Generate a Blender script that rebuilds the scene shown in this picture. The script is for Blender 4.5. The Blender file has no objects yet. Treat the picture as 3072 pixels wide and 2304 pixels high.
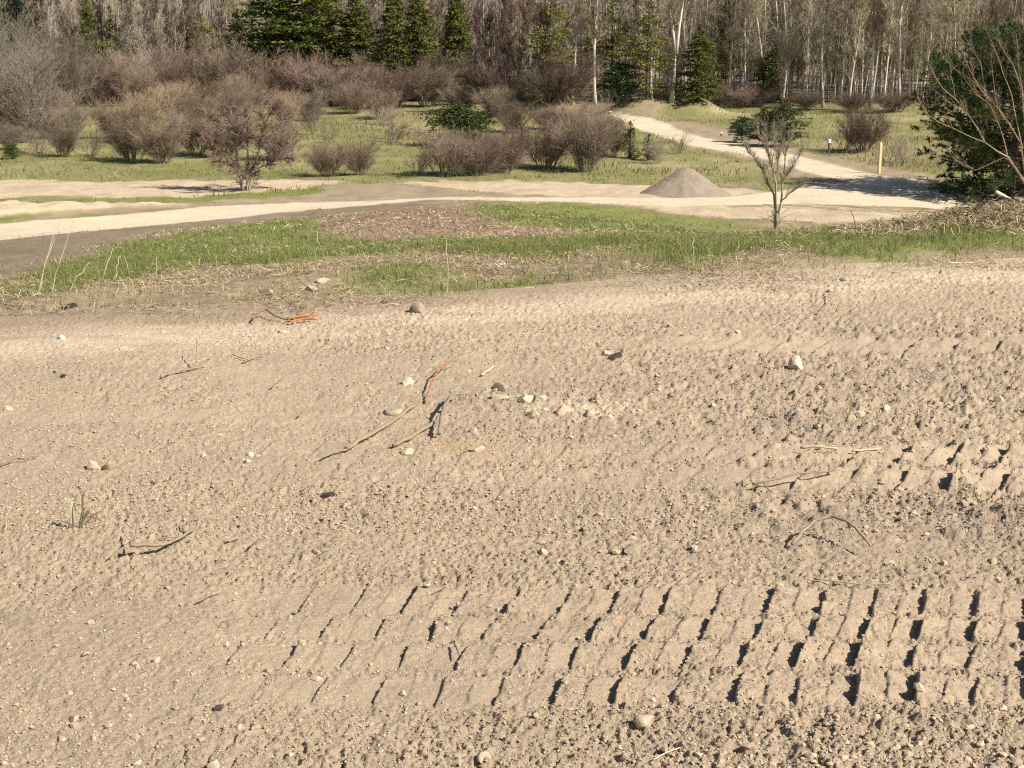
import bpy, math, random
import numpy as np

# ------------------------------------------------------------------ camera, sky, sun, exposure
SC = bpy.context.scene
COL = SC.collection
F, PW, PH = 4300.0, 3072.0, 2304.0          # focal length and frame of the photograph in its own pixels
PITCH = math.radians(14.25)
EYE = np.array([0.0, 0.0, 1.7])
SUN_ELEV, SUN_AZ = math.radians(41), math.radians(119)   # azimuth from +Y (view direction) towards +X (right)

cd = bpy.data.cameras.new('camera')
cam = bpy.data.objects.new('camera', cd)
COL.objects.link(cam)
cam.location = EYE
cam.rotation_euler = (math.pi/2 - PITCH, 0, 0)
cd.sensor_width = 36.0
cd.lens = 36.0*F/PW
cd.clip_start, cd.clip_end = 0.05, 2000
SC.camera = cam

w = bpy.data.worlds.new('World')
SC.world = w
w.use_nodes = True
nt = w.node_tree
nt.nodes.clear()
sky = nt.nodes.new('ShaderNodeTexSky')
sky.sky_type = 'NISHITA'
sky.sun_disc = False
sky.sun_elevation = SUN_ELEV
sky.sun_rotation = SUN_AZ
bg = nt.nodes.new('ShaderNodeBackground')
bg.inputs[1].default_value = 0.055
wo = nt.nodes.new('ShaderNodeOutputWorld')
nt.links.new(sky.outputs[0], bg.inputs[0])
nt.links.new(bg.outputs[0], wo.inputs[0])

sl = bpy.data.lights.new('sun', 'SUN')
sl.energy = 5.0
sl.angle = math.radians(0.5)
sl.color = (1.0, 0.95, 0.86)
sun = bpy.data.objects.new('sun', sl)
COL.objects.link(sun)
sun.rotation_euler = (math.pi/2 - SUN_ELEV, 0, math.pi - SUN_AZ)
sun.location = (20, 5, 30)

SC.view_settings.view_transform = 'Standard'
SC.view_settings.look = 'None'
SC.view_settings.exposure = 0.78
SC.view_settings.gamma = 1.0
SC.view_settings.use_curve_mapping = False

SC.cycles.use_denoising = False
SC.cycles.filter_width = 1.2
rng = np.random.default_rng(7)
random.seed(7)

# ------------------------------------------------------------------ noise
def hash2(ix, iy, seed):
    h = (ix.astype(np.int64)*374761393 + iy.astype(np.int64)*668265263 + seed*144269504) & 0xffffffff
    h = ((h ^ (h >> 13))*1274126177) & 0xffffffff
    h = ((h ^ (h >> 15))*2246822519) & 0xffffffff
    return ((h ^ (h >> 16)) & 0xffffff)/16777216.0

def vnoise(x, y, seed=0):
    ix, iy = np.floor(x), np.floor(y)
    fx, fy = x-ix, y-iy
    fx, fy = fx*fx*(3-2*fx), fy*fy*(3-2*fy)
    ix, iy = ix.astype(np.int64), iy.astype(np.int64)
    a, b = hash2(ix, iy, seed), hash2(ix+1, iy, seed)
    c, d = hash2(ix, iy+1, seed), hash2(ix+1, iy+1, seed)
    return (a+(b-a)*fx)*(1-fy)+(c+(d-c)*fx)*fy

def fbm(x, y, seed=0, octs=4):
    t, a, n = 0.0, 1.0, 0.0
    for i in range(octs):
        t = t+a*(vnoise(x*2**i+17.3*i, y*2**i-9.1*i, seed+i)*2-1)
        n += a
        a *= 0.5
    return t/n

def crumbs(x, y, cell, seed, prob, rlo, rhi):
    gx, gy = x/cell, y/cell
    ix, iy = np.floor(gx).astype(np.int64), np.floor(gy).astype(np.int64)
    best = np.zeros_like(x)
    for dx in (-1, 0, 1):
        for dy in (-1, 0, 1):
            jx, jy = ix+dx, iy+dy
            cx = jx+hash2(jx, jy, seed)
            cy = jy+hash2(jx, jy, seed+1)
            k = hash2(jx, jy, seed+2)
            r = rlo+(rhi-rlo)*hash2(jx, jy, seed+3)
            r = np.where(k < prob, r, 0.0)
            d2 = (gx-cx)**2+(gy-cy)**2
            best = np.maximum(best, np.sqrt(np.maximum(r*r-d2, 0.0)))
    return best*cell

def ss(a, b, x):
    t = np.clip((x-a)/(b-a), 0, 1)
    return t*t*(3-2*t)

# ------------------------------------------------------------------ terrain
def edge_s(x, y):                     # metres beyond the edge of the bare soil
    return y-(9.06+0.28*x)

def softramp(t, k=0.03):
    sp = lambda q: k*np.logaddexp(0, q/k)
    return sp(t)-sp(t-1)

def Z(x, y):
    x, y = np.asarray(x, float), np.asarray(y, float)
    u = x/np.maximum(y, 4.0)
    s = edge_s(x, y)
    ys = np.interp(u, [-.5, -.36, -.1, 0, .15, .36, .6], [8.6, 8.9, 9.9, 10.3, 11.4, 12.7, 13.5])
    ye = np.interp(u, [-.5, -.36, -.1, 0, .15, .36, .6], [35, 37, 46, 47.5, 40, 38, 38])
    zf = -4.2-0.25*ss(48, 62, y)+0.4*ss(-.15, -.36, u)*ss(50, 38, y)
    z = zf*softramp((y-ys)/(ye-ys))
    z = z+0.05*fbm(x*.45, y*.45, 3)+0.12*fbm(x*.13+5, y*.13, 11)*ss(9, 20, y)
    z = z+0.05*np.exp(-((s-1.0)/.8)**2)*(0.6+0.8*vnoise(x*.8, y*.8, 5))
    z = z+0.16*np.exp(-((x-4.35)/.75)**2-((y-12.7)/.8)**2)            # dry heap on the right crest
    # mounds either side of the gap in the trees
    z = z+1.7*np.exp(-((x-1.9)/2.6)**4-((y-99)/3.0)**2)
    z = z+1.35*np.exp(-((x-10.6)/3.6)**4-((y-101)/3.4)**2)
    z = z+0.30*fbm(x*.07, y*.07, 21)*ss(58, 75, y)
    z = z-0.55*np.exp(-((x-18)/4.0)**2-((y-50)/4.0)**2)
    h = np.maximum(y-116, 0)
    z = z+0.13*h*h/(h+12)
    return z

FWD = np.array([0, math.cos(PITCH), -math.sin(PITCH)])
UP = np.array([0, math.sin(PITCH), math.cos(PITCH)])

def ray(X, Y):
    X, Y = np.asarray(X, float), np.asarray(Y, float)
    a, b = (X-PW/2)/F, (PH/2-Y)/F
    d = np.stack([a, FWD[1]+b*UP[1], FWD[2]+b*UP[2]], -1)
    return d/d[..., 1:2]                # scaled so that y advances one metre per unit

TSTEP = 1.5*1.012**np.arange(450)

def ground_at(X, Y):
    d = ray(X, Y)
    shp = d.shape[:-1]
    d = d.reshape(-1, 3)
    out = []
    for k in range(0, len(d), 200):
        e = d[k:k+200]
        lo = np.full(len(e), TSTEP[0])
        hi = np.full(len(e), 300.0)
        T = np.broadcast_to(TSTEP, (len(e), len(TSTEP)))
        for it in range(3):
            below = EYE[2]+e[:, 2:3]*T < Z(e[:, 0:1]*T, T)
            j = np.maximum(np.where(below.any(1), below.argmax(1), T.shape[1]-1), 1)
            r = np.arange(len(e))
            lo, hi = T[r, j-1], T[r, j]
            T = lo[:, None]+(hi-lo)[:, None]*np.linspace(0, 1, 16)[None]
        out.append(np.stack([e[:, 0]*hi, hi, Z(e[:, 0]*hi, hi)], -1))
    return np.concatenate(out).reshape(shp+(3,))

def gp(X, Y):
    return ground_at(np.array([X]), np.array([Y]))[0]

def at_depth(X, Y, y):
    d = ray(X, Y)
    return EYE+d*y

def mpp(y):                             # metres per photograph pixel at distance y
    return y/(math.cos(PITCH)*F)*1.0

def poly_world(pts):
    P = []
    n = len(pts)
    for i in range(n):
        a, b = pts[i], pts[(i+1) % n]
        k = max(1, int(math.hypot(b[0]-a[0], b[1]-a[1])/25))
        for j in range(k):
            P.append((a[0]+(b[0]-a[0])*j/k, a[1]+(b[1]-a[1])*j/k))
    P = np.array(P)
    return ground_at(P[:, 0], P[:, 1])[:, :2]

def sdf(poly, x, y):                    # positive inside
    out = np.full(x.shape, -9.0)
    lo, hi = poly.min(0)-2, poly.max(0)+2
    m = (x > lo[0]) & (x < hi[0]) & (y > lo[1]) & (y < hi[1])
    if not m.any():
        return out
    px, py = x[m], y[m]
    best = np.full(px.shape, 1e9)
    ins = np.zeros(px.shape, bool)
    n = len(poly)
    for i in range(n):
        ax, ay = poly[i]
        bx, by = poly[(i+1) % n]
        ex, ey = bx-ax, by-ay
        t = np.clip(((px-ax)*ex+(py-ay)*ey)/(ex*ex+ey*ey+1e-9), 0, 1)
        best = np.minimum(best, (px-ax-t*ex)**2+(py-ay-t*ey)**2)
        if ay != by:
            c = ((ay > py) != (by > py)) & (px < (bx-ax)*(py-ay)/(by-ay)+ax)
            ins ^= c
    d = np.sqrt(best)
    out[m] = np.where(ins, d, -d)
    return out

# ------------------------------------------------------------------ zones of the ground (outlines read off the photograph, laid on the terrain)
ZONES = {
 'road_near': [(-300, 690), (0, 672), (200, 655), (400, 641), (600, 620), (800, 611), (1100, 604), (1300, 593), (1700, 591), (2000, 593), (2150, 592), (2320, 576), (2450, 557),
               (2560, 546), (2900, 560), (3150, 575), (3150, 640), (2950, 640), (2750, 622), (2400, 612), (2200, 616), (2000, 618), (1700, 606), (1400, 600), (1270, 600), (1000, 625),
               (850, 636), (700, 655), (500, 672), (300, 692), (150, 704), (0, 721), (-300, 745)],
 'road_far': [(1800, 341), (1850, 352), (1900, 384), (1960, 402), (2060, 436), (2200, 458), (2300, 480), (2400, 510), (2480, 532), (2560, 548), (2900, 562), (2760, 541), (2640, 526),
              (2520, 498), (2420, 473), (2330, 453), (2250, 437), (2120, 415), (2040, 392), (2010, 372), (1950, 354), (1890, 346), (1850, 339)],
 'lot_left': [(-300, 540), (0, 538), (300, 545), (550, 542), (900, 540), (1050, 545), (1000, 555), (800, 572), (560, 590), (300, 592), (150, 586), (0, 597), (-300, 605)],
 'lot_mid': [(1180, 547), (1500, 541), (1800, 551), (2000, 558), (2250, 566), (2300, 578), (2100, 592), (1700, 590), (1450, 576), (1250, 556)],
 'sand_heap': [(-200, 612), (0, 611), (120, 615), (350, 616), (450, 611), (560, 612), (300, 630), (150, 645), (0, 650), (-200, 655)],
 'sand_right': [(1850, 612), (2200, 618), (2420, 615), (2760, 630), (2900, 650), (2700, 672), (2400, 665), (2150, 650), (1950, 630)],
 'dirt_mid': [(1000, 556), (1180, 550), (1250, 558), (1450, 578), (1700, 592), (1300, 592), (1100, 601), (800, 609), (600, 616), (480, 622), (380, 632), (250, 645), (100, 665), (0, 665), (150, 648), (420, 620), (700, 602), (900, 590), (960, 575)],
 'dirt_bank': [(2000, 366), (2070, 366), (2160, 385), (2270, 418), (2410, 450), (2600, 496), (2800, 524), (2900, 556), (2640, 526), (2420, 481), (2250, 446), (2120, 424), (2035, 399)],
 'dirt_inner': [(2060, 436), (2250, 466), (2400, 505), (2500, 533), (2560, 548), (2450, 556), (2390, 540), (2330, 500), (2200, 468)],
 'dirt_left': [(-100, 735), (0, 722), (300, 694), (500, 674), (700, 657), (850, 638), (1000, 627), (1200, 606), (1300, 600), (1290, 612), (1180, 630), (980, 645), (700, 672), (480, 700), (300, 740), (150, 795), (30, 838), (-100, 850)],
 'mound_face': [(1830, 345), (1880, 315), (1940, 292), (1990, 300), (1990, 335), (1960, 357), (1890, 349)],
 'mulch': [(940, 668), (1120, 632), (1260, 606), (1400, 628), (1460, 668), (1720, 700), (1650, 712), (1400, 716), (1050, 712)],
 'green_a': [(40, 850), (180, 800), (330, 742), (560, 702), (760, 672), (940, 655), (960, 690), (1060, 722), (1500, 717), (2000, 702), (2300, 697), (2640, 680), (2900, 655), (3150, 645),
             (3150, 735), (2700, 765), (2300, 760), (2000, 770), (1780, 750), (1600, 790), (1400, 765), (1050, 770), (800, 800), (600, 800), (520, 815), (300, 850), (100, 880)],
 'green_b': [(1390, 620), (1700, 608), (1950, 632), (2300, 684), (2000, 702), (1700, 694), (1450, 660)],
 'green_c': [(1050, 872), (1200, 852), (1600, 832), (1640, 868), (1400, 886), (1080, 892)],
 'green_d': [(1100, 590+215), (1290, 795), (1420, 815), (1200, 850), (1040, 845)],
 'green_e': [(40, 612), (250, 592), (560, 592), (800, 574), (1000, 556), (1080, 557), (900, 590), (700, 602), (420, 618), (250, 612), (120, 613)],
 'green_f': [(-100, 660), (0, 652), (150, 648), (300, 632), (420, 622), (240, 645), (100, 665), (-100, 672)],
 'green_g': [(2480, 622), (2620, 625), (2760, 645), (2650, 655), (2520, 640)],
}
ZW = {k: poly_world(v) for k, v in ZONES.items()}

def zone(k, x, y, soft=0.12, warp=0.0, f=1.5):
    if warp:
        x = x+warp*fbm(x*f, y*f, 31, 3)
        y = y+warp*2*fbm(x*f+40, y*f*.6, 37, 3)
    return ss(-soft, soft, sdf(ZW[k], x, y))

# ------------------------------------------------------------------ materials
def new_mat(name):
    m = bpy.data.materials.new(name)
    m.use_nodes = True
    n = m.node_tree
    n.nodes.clear()
    o = n.nodes.new('ShaderNodeOutputMaterial')
    b = n.nodes.new('ShaderNodeBsdfPrincipled')
    b.inputs['Roughness'].default_value = 0.9
    b.inputs['Specular IOR Level'].default_value = 0.15
    n.links.new(b.outputs[0], o.inputs[0])
    return m, n, b, o

def math_node(n, op, a, b):
    q = n.nodes.new('ShaderNodeMath')
    q.operation = op
    for i, v in enumerate((a, b)):
        if isinstance(v, (int, float)):
            q.inputs[i].default_value = v
        else:
            n.links.new(v, q.inputs[i])
    return q.outputs[0]

def noise_node(n, scale, detail=4, rough=0.6, coord=None):
    q = n.nodes.new('ShaderNodeTexNoise')
    q.inputs['Scale'].default_value = scale
    q.inputs['Detail'].default_value = detail
    q.inputs['Roughness'].default_value = rough
    if coord is not None:
        n.links.new(coord, q.inputs['Vector'])
    return q.outputs[0]

def mul_color(n, c, f):
    q = n.nodes.new('ShaderNodeMix')
    q.data_type = 'RGBA'
    q.blend_type = 'MULTIPLY'
    q.inputs[0].default_value = 1
    n.links.new(c, q.inputs[6])
    n.links.new(f, q.inputs[7])
    return q.outputs[2]

def ground_mat(name, scales, amt, bumps):
    m, n, b, o = new_mat(name)
    at = n.nodes.new('ShaderNodeAttribute')
    at.attribute_name = 'col'
    geo = n.nodes.new('ShaderNodeNewGeometry')
    c = at.outputs['Color']
    for sc in scales:
        f = math_node(n, 'MULTIPLY_ADD', noise_node(n, sc, 5, .65, geo.outputs['Position']), amt*2)
        f.node.inputs[2].default_value = 1-amt
        c = mul_color(n, c, f)
    n.links.new(c, b.inputs['Base Color'])
    last = None
    for sc, dist in bumps:
        bp = n.nodes.new('ShaderNodeBump')
        bp.inputs['Strength'].default_value = 1.0
        bp.inputs['Distance'].default_value = dist
        n.links.new(noise_node(n, sc, 4, .7, geo.outputs['Position']), bp.inputs['Height'])
        if last:
            n.links.new(last, bp.inputs['Normal'])
        last = bp.outputs[0]
    n.links.new(last, b.inputs['Normal'])
    b.inputs['Roughness'].default_value = 1.0
    b.inputs['Specular IOR Level'].default_value = 0.05
    return m

def col_mat(name, base=None, amt=0.25, scale=8.0, trans=0.0, rough=0.9, objvar=0.0, bump=0.0):
    m, n, b, o = new_mat(name)
    tc = n.nodes.new('ShaderNodeTexCoord')
    if base is None:
        at = n.nodes.new('ShaderNodeAttribute')
        at.attribute_name = 'col'
        c = at.outputs['Color']
    else:
        rgb = n.nodes.new('ShaderNodeRGB')
        rgb.outputs[0].default_value = (*base, 1)
        c = rgb.outputs[0]
    nz = noise_node(n, scale, 4, .6, tc.outputs['Object'])
    f = math_node(n, 'MULTIPLY_ADD', nz, amt*2)
    f.node.inputs[2].default_value = 1-amt
    c = mul_color(n, c, f)
    if objvar:
        oi = n.nodes.new('ShaderNodeObjectInfo')
        f = math_node(n, 'MULTIPLY_ADD', oi.outputs['Random'], objvar*2)
        f.node.inputs[2].default_value = 1-objvar
        c = mul_color(n, c, f)
    n.links.new(c, b.inputs['Base Color'])
    b.inputs['Roughness'].default_value = rough
    if bump:
        bp = n.nodes.new('ShaderNodeBump')
        bp.inputs['Distance'].default_value = bump
        n.links.new(nz, bp.inputs['Height'])
        n.links.new(bp.outputs[0], b.inputs['Normal'])
    if trans:
        t = n.nodes.new('ShaderNodeBsdfTranslucent')
        n.links.new(c, t.inputs[0])
        mx = n.nodes.new('ShaderNodeMixShader')
        mx.inputs[0].default_value = trans
        n.links.new(b.outputs[0], mx.inputs[1])
        n.links.new(t.outputs[0], mx.inputs[2])
        n.links.new(mx.outputs[0], o.inputs[0])
    return m

M = {}
M['soil'] = ground_mat('soil', [6, 90, 260], .22, [(700, .0025), (260, .005)])
M['land'] = ground_mat('land', [1.2, 9, 45], .22, [(60, .008), (9, .03)])
M['grass'] = col_mat('grass_blades', None, .15, 3, .45)
M['straw'] = col_mat('straw', None, .2, 20)
M['clod'] = col_mat('clod', None, .18, 60, bump=.002)
M['stone'] = col_mat('stone', None, .22, 25, bump=.004)
M['stick'] = col_mat('dry_stick', None, .3, 40, bump=.002)
M['twig_red'] = col_mat('twig_red', (.185, .127, .098), .25, 2, objvar=.18)
M['twig_brown'] = col_mat('twig_brown', (.195, .146, .104), .25, 2, objvar=.18)
M['twig_grey'] = col_mat('twig_grey', (.35, .295, .22), .25, 2, objvar=.15)
M['twig_tan'] = col_mat('twig_tan', (.27, .20, .13), .25, 2, objvar=.15)
M['shrub_grey'] = col_mat('shrub_grey', (.215, .178, .140), .25, 2, objvar=.15)
M['twig_olive'] = col_mat('twig_olive', (.27, .235, .14), .25, 2, objvar=.15)
M['stem_grey'] = col_mat('stem_grey', (.22, .18, .14), .3, 6, objvar=.12, bump=.01)
M['bark_pale'] = col_mat('bark_pale', (.48, .42, .345), .35, 2.5, objvar=.18, bump=.01)
M['bark_white'] = col_mat('bark_white', (.56, .50, .42), .25, 2.5, objvar=.08, bump=.01)
M['branch_tan'] = col_mat('branch_tan', (.32, .24, .165), .25, 4)
M['bark_dark'] = col_mat('bark_dark', (.10, .075, .055), .3, 6, bump=.01)
M['leaf_cedar'] = col_mat('foliage_cedar', None, .3, 1.0, .2, objvar=.12)
M['needle'] = col_mat('needles', None, .25, 1.5, .15)
M['gravel'] = ground_mat('gravel', [3, 30], .18, [(60, .03), (14, .03)])
M['post'] = col_mat('post_wood', (.62, .47, .27), .15, 12)
M['white'] = col_mat('white_plastic', (.8, .8, .78), .05, 5, rough=.5)

# ------------------------------------------------------------------ mesh building
def mesh_from(name, V, tris=None, quads=None, mat=None, col=None, smooth=False):
    me = bpy.data.meshes.new(name)
    V = np.ascontiguousarray(V, np.float32)
    nt_ = 0 if tris is None else len(tris)
    nq = 0 if quads is None else len(quads)
    me.vertices.add(len(V))
    me.vertices.foreach_set('co', V.ravel())
    loops, starts = [], []
    if nt_:
        loops.append(np.asarray(tris, np.int32).ravel())
        starts.append(np.arange(nt_)*3)
    if nq:
        loops.append(np.asarray(quads, np.int32).ravel())
        starts.append(nt_*3+np.arange(nq)*4)
    L, S = np.concatenate(loops), np.concatenate(starts).astype(np.int32)
    me.loops.add(len(L))
    me.loops.foreach_set('vertex_index', L)
    me.polygons.add(len(S))
    me.polygons.foreach_set('loop_start', S)
    me.polygons.foreach_set('use_smooth', np.full(len(S), smooth))
    if col is not None:
        a = me.attributes.new('col', 'FLOAT_COLOR', 'POINT')
        c = np.ones((len(V), 4), np.float32)
        c[:, :3] = col
        a.data.foreach_set('color', c.ravel())
    me.update(calc_edges=True)
    if mat is not None:
        me.materials.append(M[mat] if isinstance(mat, str) else mat)
    return me

def obj(name, me, parent=None, loc=None):
    o = bpy.data.objects.new(name, me)
    COL.objects.link(o)
    if parent is not None:
        o.parent = parent
    if loc is not None:
        o.location = loc
    return o

def tag(o, label=None, cat=None, group=None, kind=None):
    if label: o['label'] = label
    if cat: o['category'] = cat
    if group: o['group'] = group
    if kind: o['kind'] = kind
    return o

class MB:
    def __init__(self):
        self.V, self.T, self.Q, self.C, self.n = [], [], [], [], 0
    def add(self, V, T=None, Q=None, C=None):
        V = np.asarray(V, float)
        self.V.append(V)
        if T is not None and len(T): self.T.append(np.asarray(T)+self.n)
        if Q is not None and len(Q): self.Q.append(np.asarray(Q)+self.n)
        if C is not None: self.C.append(np.broadcast_to(np.asarray(C, float), V.shape))
        self.n += len(V)
    def tube(self, P, R, n=5, C=None, cap=True):
        P, R = np.asarray(P, float), np.asarray(R, float)
        k = len(P)
        t = np.gradient(P, axis=0)
        t /= np.linalg.norm(t, axis=1, keepdims=True)+1e-9
        ref = np.array([1., 0, 0]) if abs(t[0, 0]) < .8 else np.array([0, 0, 1.])
        a = np.cross(t, ref)
        a /= np.linalg.norm(a, axis=1, keepdims=True)+1e-9
        b = np.cross(t, a)
        th = np.arange(n)/n*2*math.pi
        V = P[:, None]+R[:, None, None]*(a[:, None]*np.cos(th)[None, :, None]+b[:, None]*np.sin(th)[None, :, None])
        V = V.reshape(-1, 3)
        i = np.arange(k-1)[:, None]*n+np.arange(n)[None]
        j = np.arange(k-1)[:, None]*n+(np.arange(n)[None]+1) % n
        Q = np.stack([i, j, j+n, i+n], -1).reshape(-1, 4)
        T = None
        if cap:
            V = np.vstack([V, P[-1:]+t[-1:]*R[-1]*.5, P[:1]])
            e, f = k*n, k*n+1
            q = np.arange(n)
            T = np.vstack([np.stack([(k-1)*n+q, (k-1)*n+(q+1) % n, np.full(n, e)], -1),
                           np.stack([(q+1) % n, q, np.full(n, f)], -1)])
        self.add(V, T, Q, C)
    def twigs(self, P0, P1, P2, r, C=None):
        P0, P1, P2, r = (np.asarray(q, float) for q in (P0, P1, P2, r))
        if len(P0) == 0: return
        t = P2-P0
        t /= np.linalg.norm(t, axis=1, keepdims=True)+1e-9
        a = np.cross(t, np.array([.31, .92, .24]))
        a /= np.linalg.norm(a, axis=1, keepdims=True)+1e-9
        b = np.cross(t, a)
        V = []
        for P, f in ((P0, 1.0), (P1, .75)):
            for k in range(3):
                th = k*2*math.pi/3
                V.append(P+(r*f)[:, None]*(a*math.cos(th)+b*math.sin(th)))
        V.append(P2)
        V = np.stack(V, 1)
        base = np.arange(len(P0))[:, None]*7
        Q = np.concatenate([base+np.array([[k, (k+1) % 3, 3+(k+1) % 3, 3+k]]) for k in range(3)])
        T = np.concatenate([base+np.array([[3+k, 3+(k+1) % 3, 6]]) for k in range(3)])
        if C is not None:
            C = np.repeat(np.broadcast_to(C, P0.shape), 7, 0)
        self.add(V.reshape(-1, 3), T, Q, C)
    def cones(self, P0, P2, r, C=None):
        P0, P2, r = (np.asarray(q, float) for q in (P0, P2, r))
        t = P2-P0
        t /= np.linalg.norm(t, axis=1, keepdims=True)+1e-9
        a = np.cross(t, np.array([.31, .92, .24]))
        a /= np.linalg.norm(a, axis=1, keepdims=True)+1e-9
        b = np.cross(t, a)
        V = np.stack([P0+r[:, None]*(a*math.cos(k*2.0944)+b*math.sin(k*2.0944)) for k in range(3)]+[P2], 1)
        base = np.arange(len(P0))[:, None]*4
        T = np.concatenate([base+np.array([[k, (k+1) % 3, 3]]) for k in range(3)])
        self.add(V.reshape(-1, 3), T, None, None if C is None else np.repeat(np.broadcast_to(C, P0.shape), 4, 0))
    def mesh(self, name, mat, smooth=False):
        return mesh_from(name, np.vstack(self.V), np.vstack(self.T) if self.T else None, np.vstack(self.Q) if self.Q else None, mat,
                         np.vstack(self.C) if self.C else None, smooth)

def unit(v):
    return v/(np.linalg.norm(v)+1e-9)

# ------------------------------------------------------------------ ground sheets
def row_y(u, t, fade):
    return t/(1-0.28*fade*u)

def grid_faces(nr, nc):
    i = np.arange(nr-1)[:, None]*nc+np.arange(nc-1)[None]
    return np.stack([i, i+1, i+nc+1, i+nc], -1).reshape(-1, 4)

def cols(nfine, half, far, nside):
    f = np.linspace(-half, half, nfine)
    g = half+(far-half)*(np.arange(1, nside+1)/nside)**1.7
    return np.concatenate([-g[::-1], f, g])

SOIL = np.array([.422, .323, .224])
def track_relief(x, y):
    """tyre prints: height, smoothness (1 = pressed flat)"""
    h = np.zeros_like(x)
    flat = np.zeros_like(x)
    def bands(yc, lst, amp, per):
        nonlocal h, flat
        for (v0, v1, ph, sl, k, seed) in lst:
            v = y-yc+.012*fbm(x*6, y*6, seed, 2)
            win = ss(v0-.012, v0+.03, v)*ss(v1+.012, v1-.03, v)
            q = (x-sl*np.interp(x, [-.8, 0, 1.2], [.45, .95, 1.75])*(v-(v0+v1)/2)+.010*fbm(x*5, y*9, seed+3, 2))/per+ph
            qi = np.floor(q)
            fr = q-qi
            st = (.6+.6*hash2(qi.astype(np.int64), np.full(q.shape, seed, np.int64), 5))*(.6+.8*ss(-.45, .5, fbm(x*7, y*10, seed+9, 3)))
            ridge = ss(0, .06, fr)*(1-fr)
            fr2 = (fr+.5) % 1
            ridge2 = ss(0, .06, fr2)*(1-ss(.05, .6, fr2))
            A = amp*k
            h = h+win*A*(-.35+1.25*ridge*st+.30*ridge2*st)
            flat = np.maximum(flat, win*(1-.5*ridge)*ss(.002, .008, A))
    ax = np.interp(x, [-1.6, -1.0, -.75, -.3, .1, .6, 1.3, 2], [0, .002, .007, .013, .018, .025, .032, .034])
    bands(3.77, [(.19, .41, 0., .20, 1., 101), (.00, .17, .45, .24, 1.05, 102), (-.19, -.02, .93, .24, 1.05, 104), (-.40, -.23, .25, .20, 1., 103)], ax, .157)
    h = h-.35*ax*ss(-.47, -.38, y-3.77)*ss(.47, .40, y-3.77)
    bx = np.interp(x, [-1.6, -.8, .7, 1.2, 1.5, 1.9, 3], [.002, .005, .006, .016, .028, .036, .038])
    bands(5.40, [(.04, .30, 0., .30, 1., 111), (-.28, -.02, .5, .30, 1.0, 112)], bx, .20)
    cx = np.interp(x, [0, .8, 1.6, 3], [0, .006, .016, .02])
    bands(7.55, [(-.16, .14, 0., .35, 1., 121)], cx, .24)
    dx = np.interp(x, [-2.5, -1.5, .5], [.006, .007, .003])
    bands(6.05, [(-.1, .12, 0., .7, 1., 131)], dx, .22)
    return h, flat

def soil_relief(x, y):
    s = edge_s(x, y)
    u = x/np.maximum(y, 1)
    wx, wy = x+.006*fbm(x*60, y*60, 41, 2), y+.006*fbm(x*60+9, y*60, 43, 2)
    th, flat = track_relief(x, y)
    rough = ss(-.35, .25, fbm(x*.9, y*.9, 51, 3)+.55*(u+.05))          # rougher to the right
    coarse = ss(.02, .30, u+.18*fbm(x*.8, y*.8, 57, 3))*ss(4.2, 5.0, y)*ss(8.9, 7.6, y)
    coarse = np.maximum(coarse, .8*ss(.05, .2, u)*ss(3.45, 3.2, y))
    coarse = np.maximum(coarse, .9*np.exp(-((x-.18)/.45)**2-((y-6.25)/.35)**2))
    keep = 1-.88*flat
    h = th
    h = h+.010*fbm(x*2.2, y*2.2, 61, 3)
    h = h+(.9+1.0*rough)*.005*fbm(x*75, y*75, 67, 2)*keep
    h = h+(.45+.55*rough)*(1-.7*flat)*0.95*crumbs(wx, wy, .0125, 71, .62, .2, .52)
    h = h+(.15+.85*rough)*keep*.7*crumbs(wx+1.7, wy, .025, 75, .42, .16, .5)
    h = h+(.10+.9*np.maximum(coarse, .35*rough))*keep*.68*crumbs(wx+3, wy, .042, 81, .5, .15, .5)
    h = h+coarse*keep*.60*crumbs(wx+7, wy, .095, 91, .34, .15, .5)
    for sc, sd, dp in ((16, 161, .010), (33, 165, .007)):
        rv = np.abs(fbm(x*sc, y*sc, sd, 2))
        patch = ss(-.15, .25, fbm(x*1.7, y*1.7, sd+2, 3))
        h = h-dp*np.exp(-(rv/.07)**2)*patch*(1-.6*flat)
    pit = np.minimum(0, fbm(x*11, y*11, 97, 2)+.25)
    h = h+.045*pit*(.3+.7*coarse)*keep
    h = h*ss(.35, -.15, s)
    return h, flat, coarse, rough

def soil_color(x, y, flat, coarse):
    s = edge_s(x, y)
    c = SOIL[None]*(1+.10*fbm(x*1.3, y*1.3, 141, 4))[:, None]
    c = c*(1+.06*flat)[:, None]
    band = np.exp(-((s+.62-.09*x+.12*fbm(x*.7, y*.7, 143, 2))/.40)**2)*ss(.15, .6, .55+.6*fbm(x*3, y*7, 147, 4))
    pale = np.array([.56, .445, .315])
    c = c+(pale-c)*(.85*band)[:, None]
    pr = np.exp(-((x-.30)/.30)**2-((y-6.2)/.18)**2)*ss(-.2, .2, fbm(x*9, y*9, 149, 3))
    c = c+(pale*1.05-c)*(.8*pr)[:, None]
    damp = coarse*ss(0, .5, fbm(x*2.5+7, y*2.5, 151, 4))
    c = c*(1-.16*damp)[:, None]*np.where(damp[:, None] > 0, 1+damp[:, None]*np.array([[-.01, .0, .05]]), 1)
    yel = np.exp(-((x+.2)/.16)**2-((y-5.62)/.10)**2)
    c = c+(np.array([.50, .34, .18])-c)*(.45*yel)[:, None]
    # dark crust and litter near the edge of the grass
    dk = ss(-.45, .0, s+.3*fbm(x*2, y*3, 153, 3))*ss(1.2, -.6, x)
    c = c+(np.array([.25, .185, .125])-c)*(.5*dk)[:, None]
    return c

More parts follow.
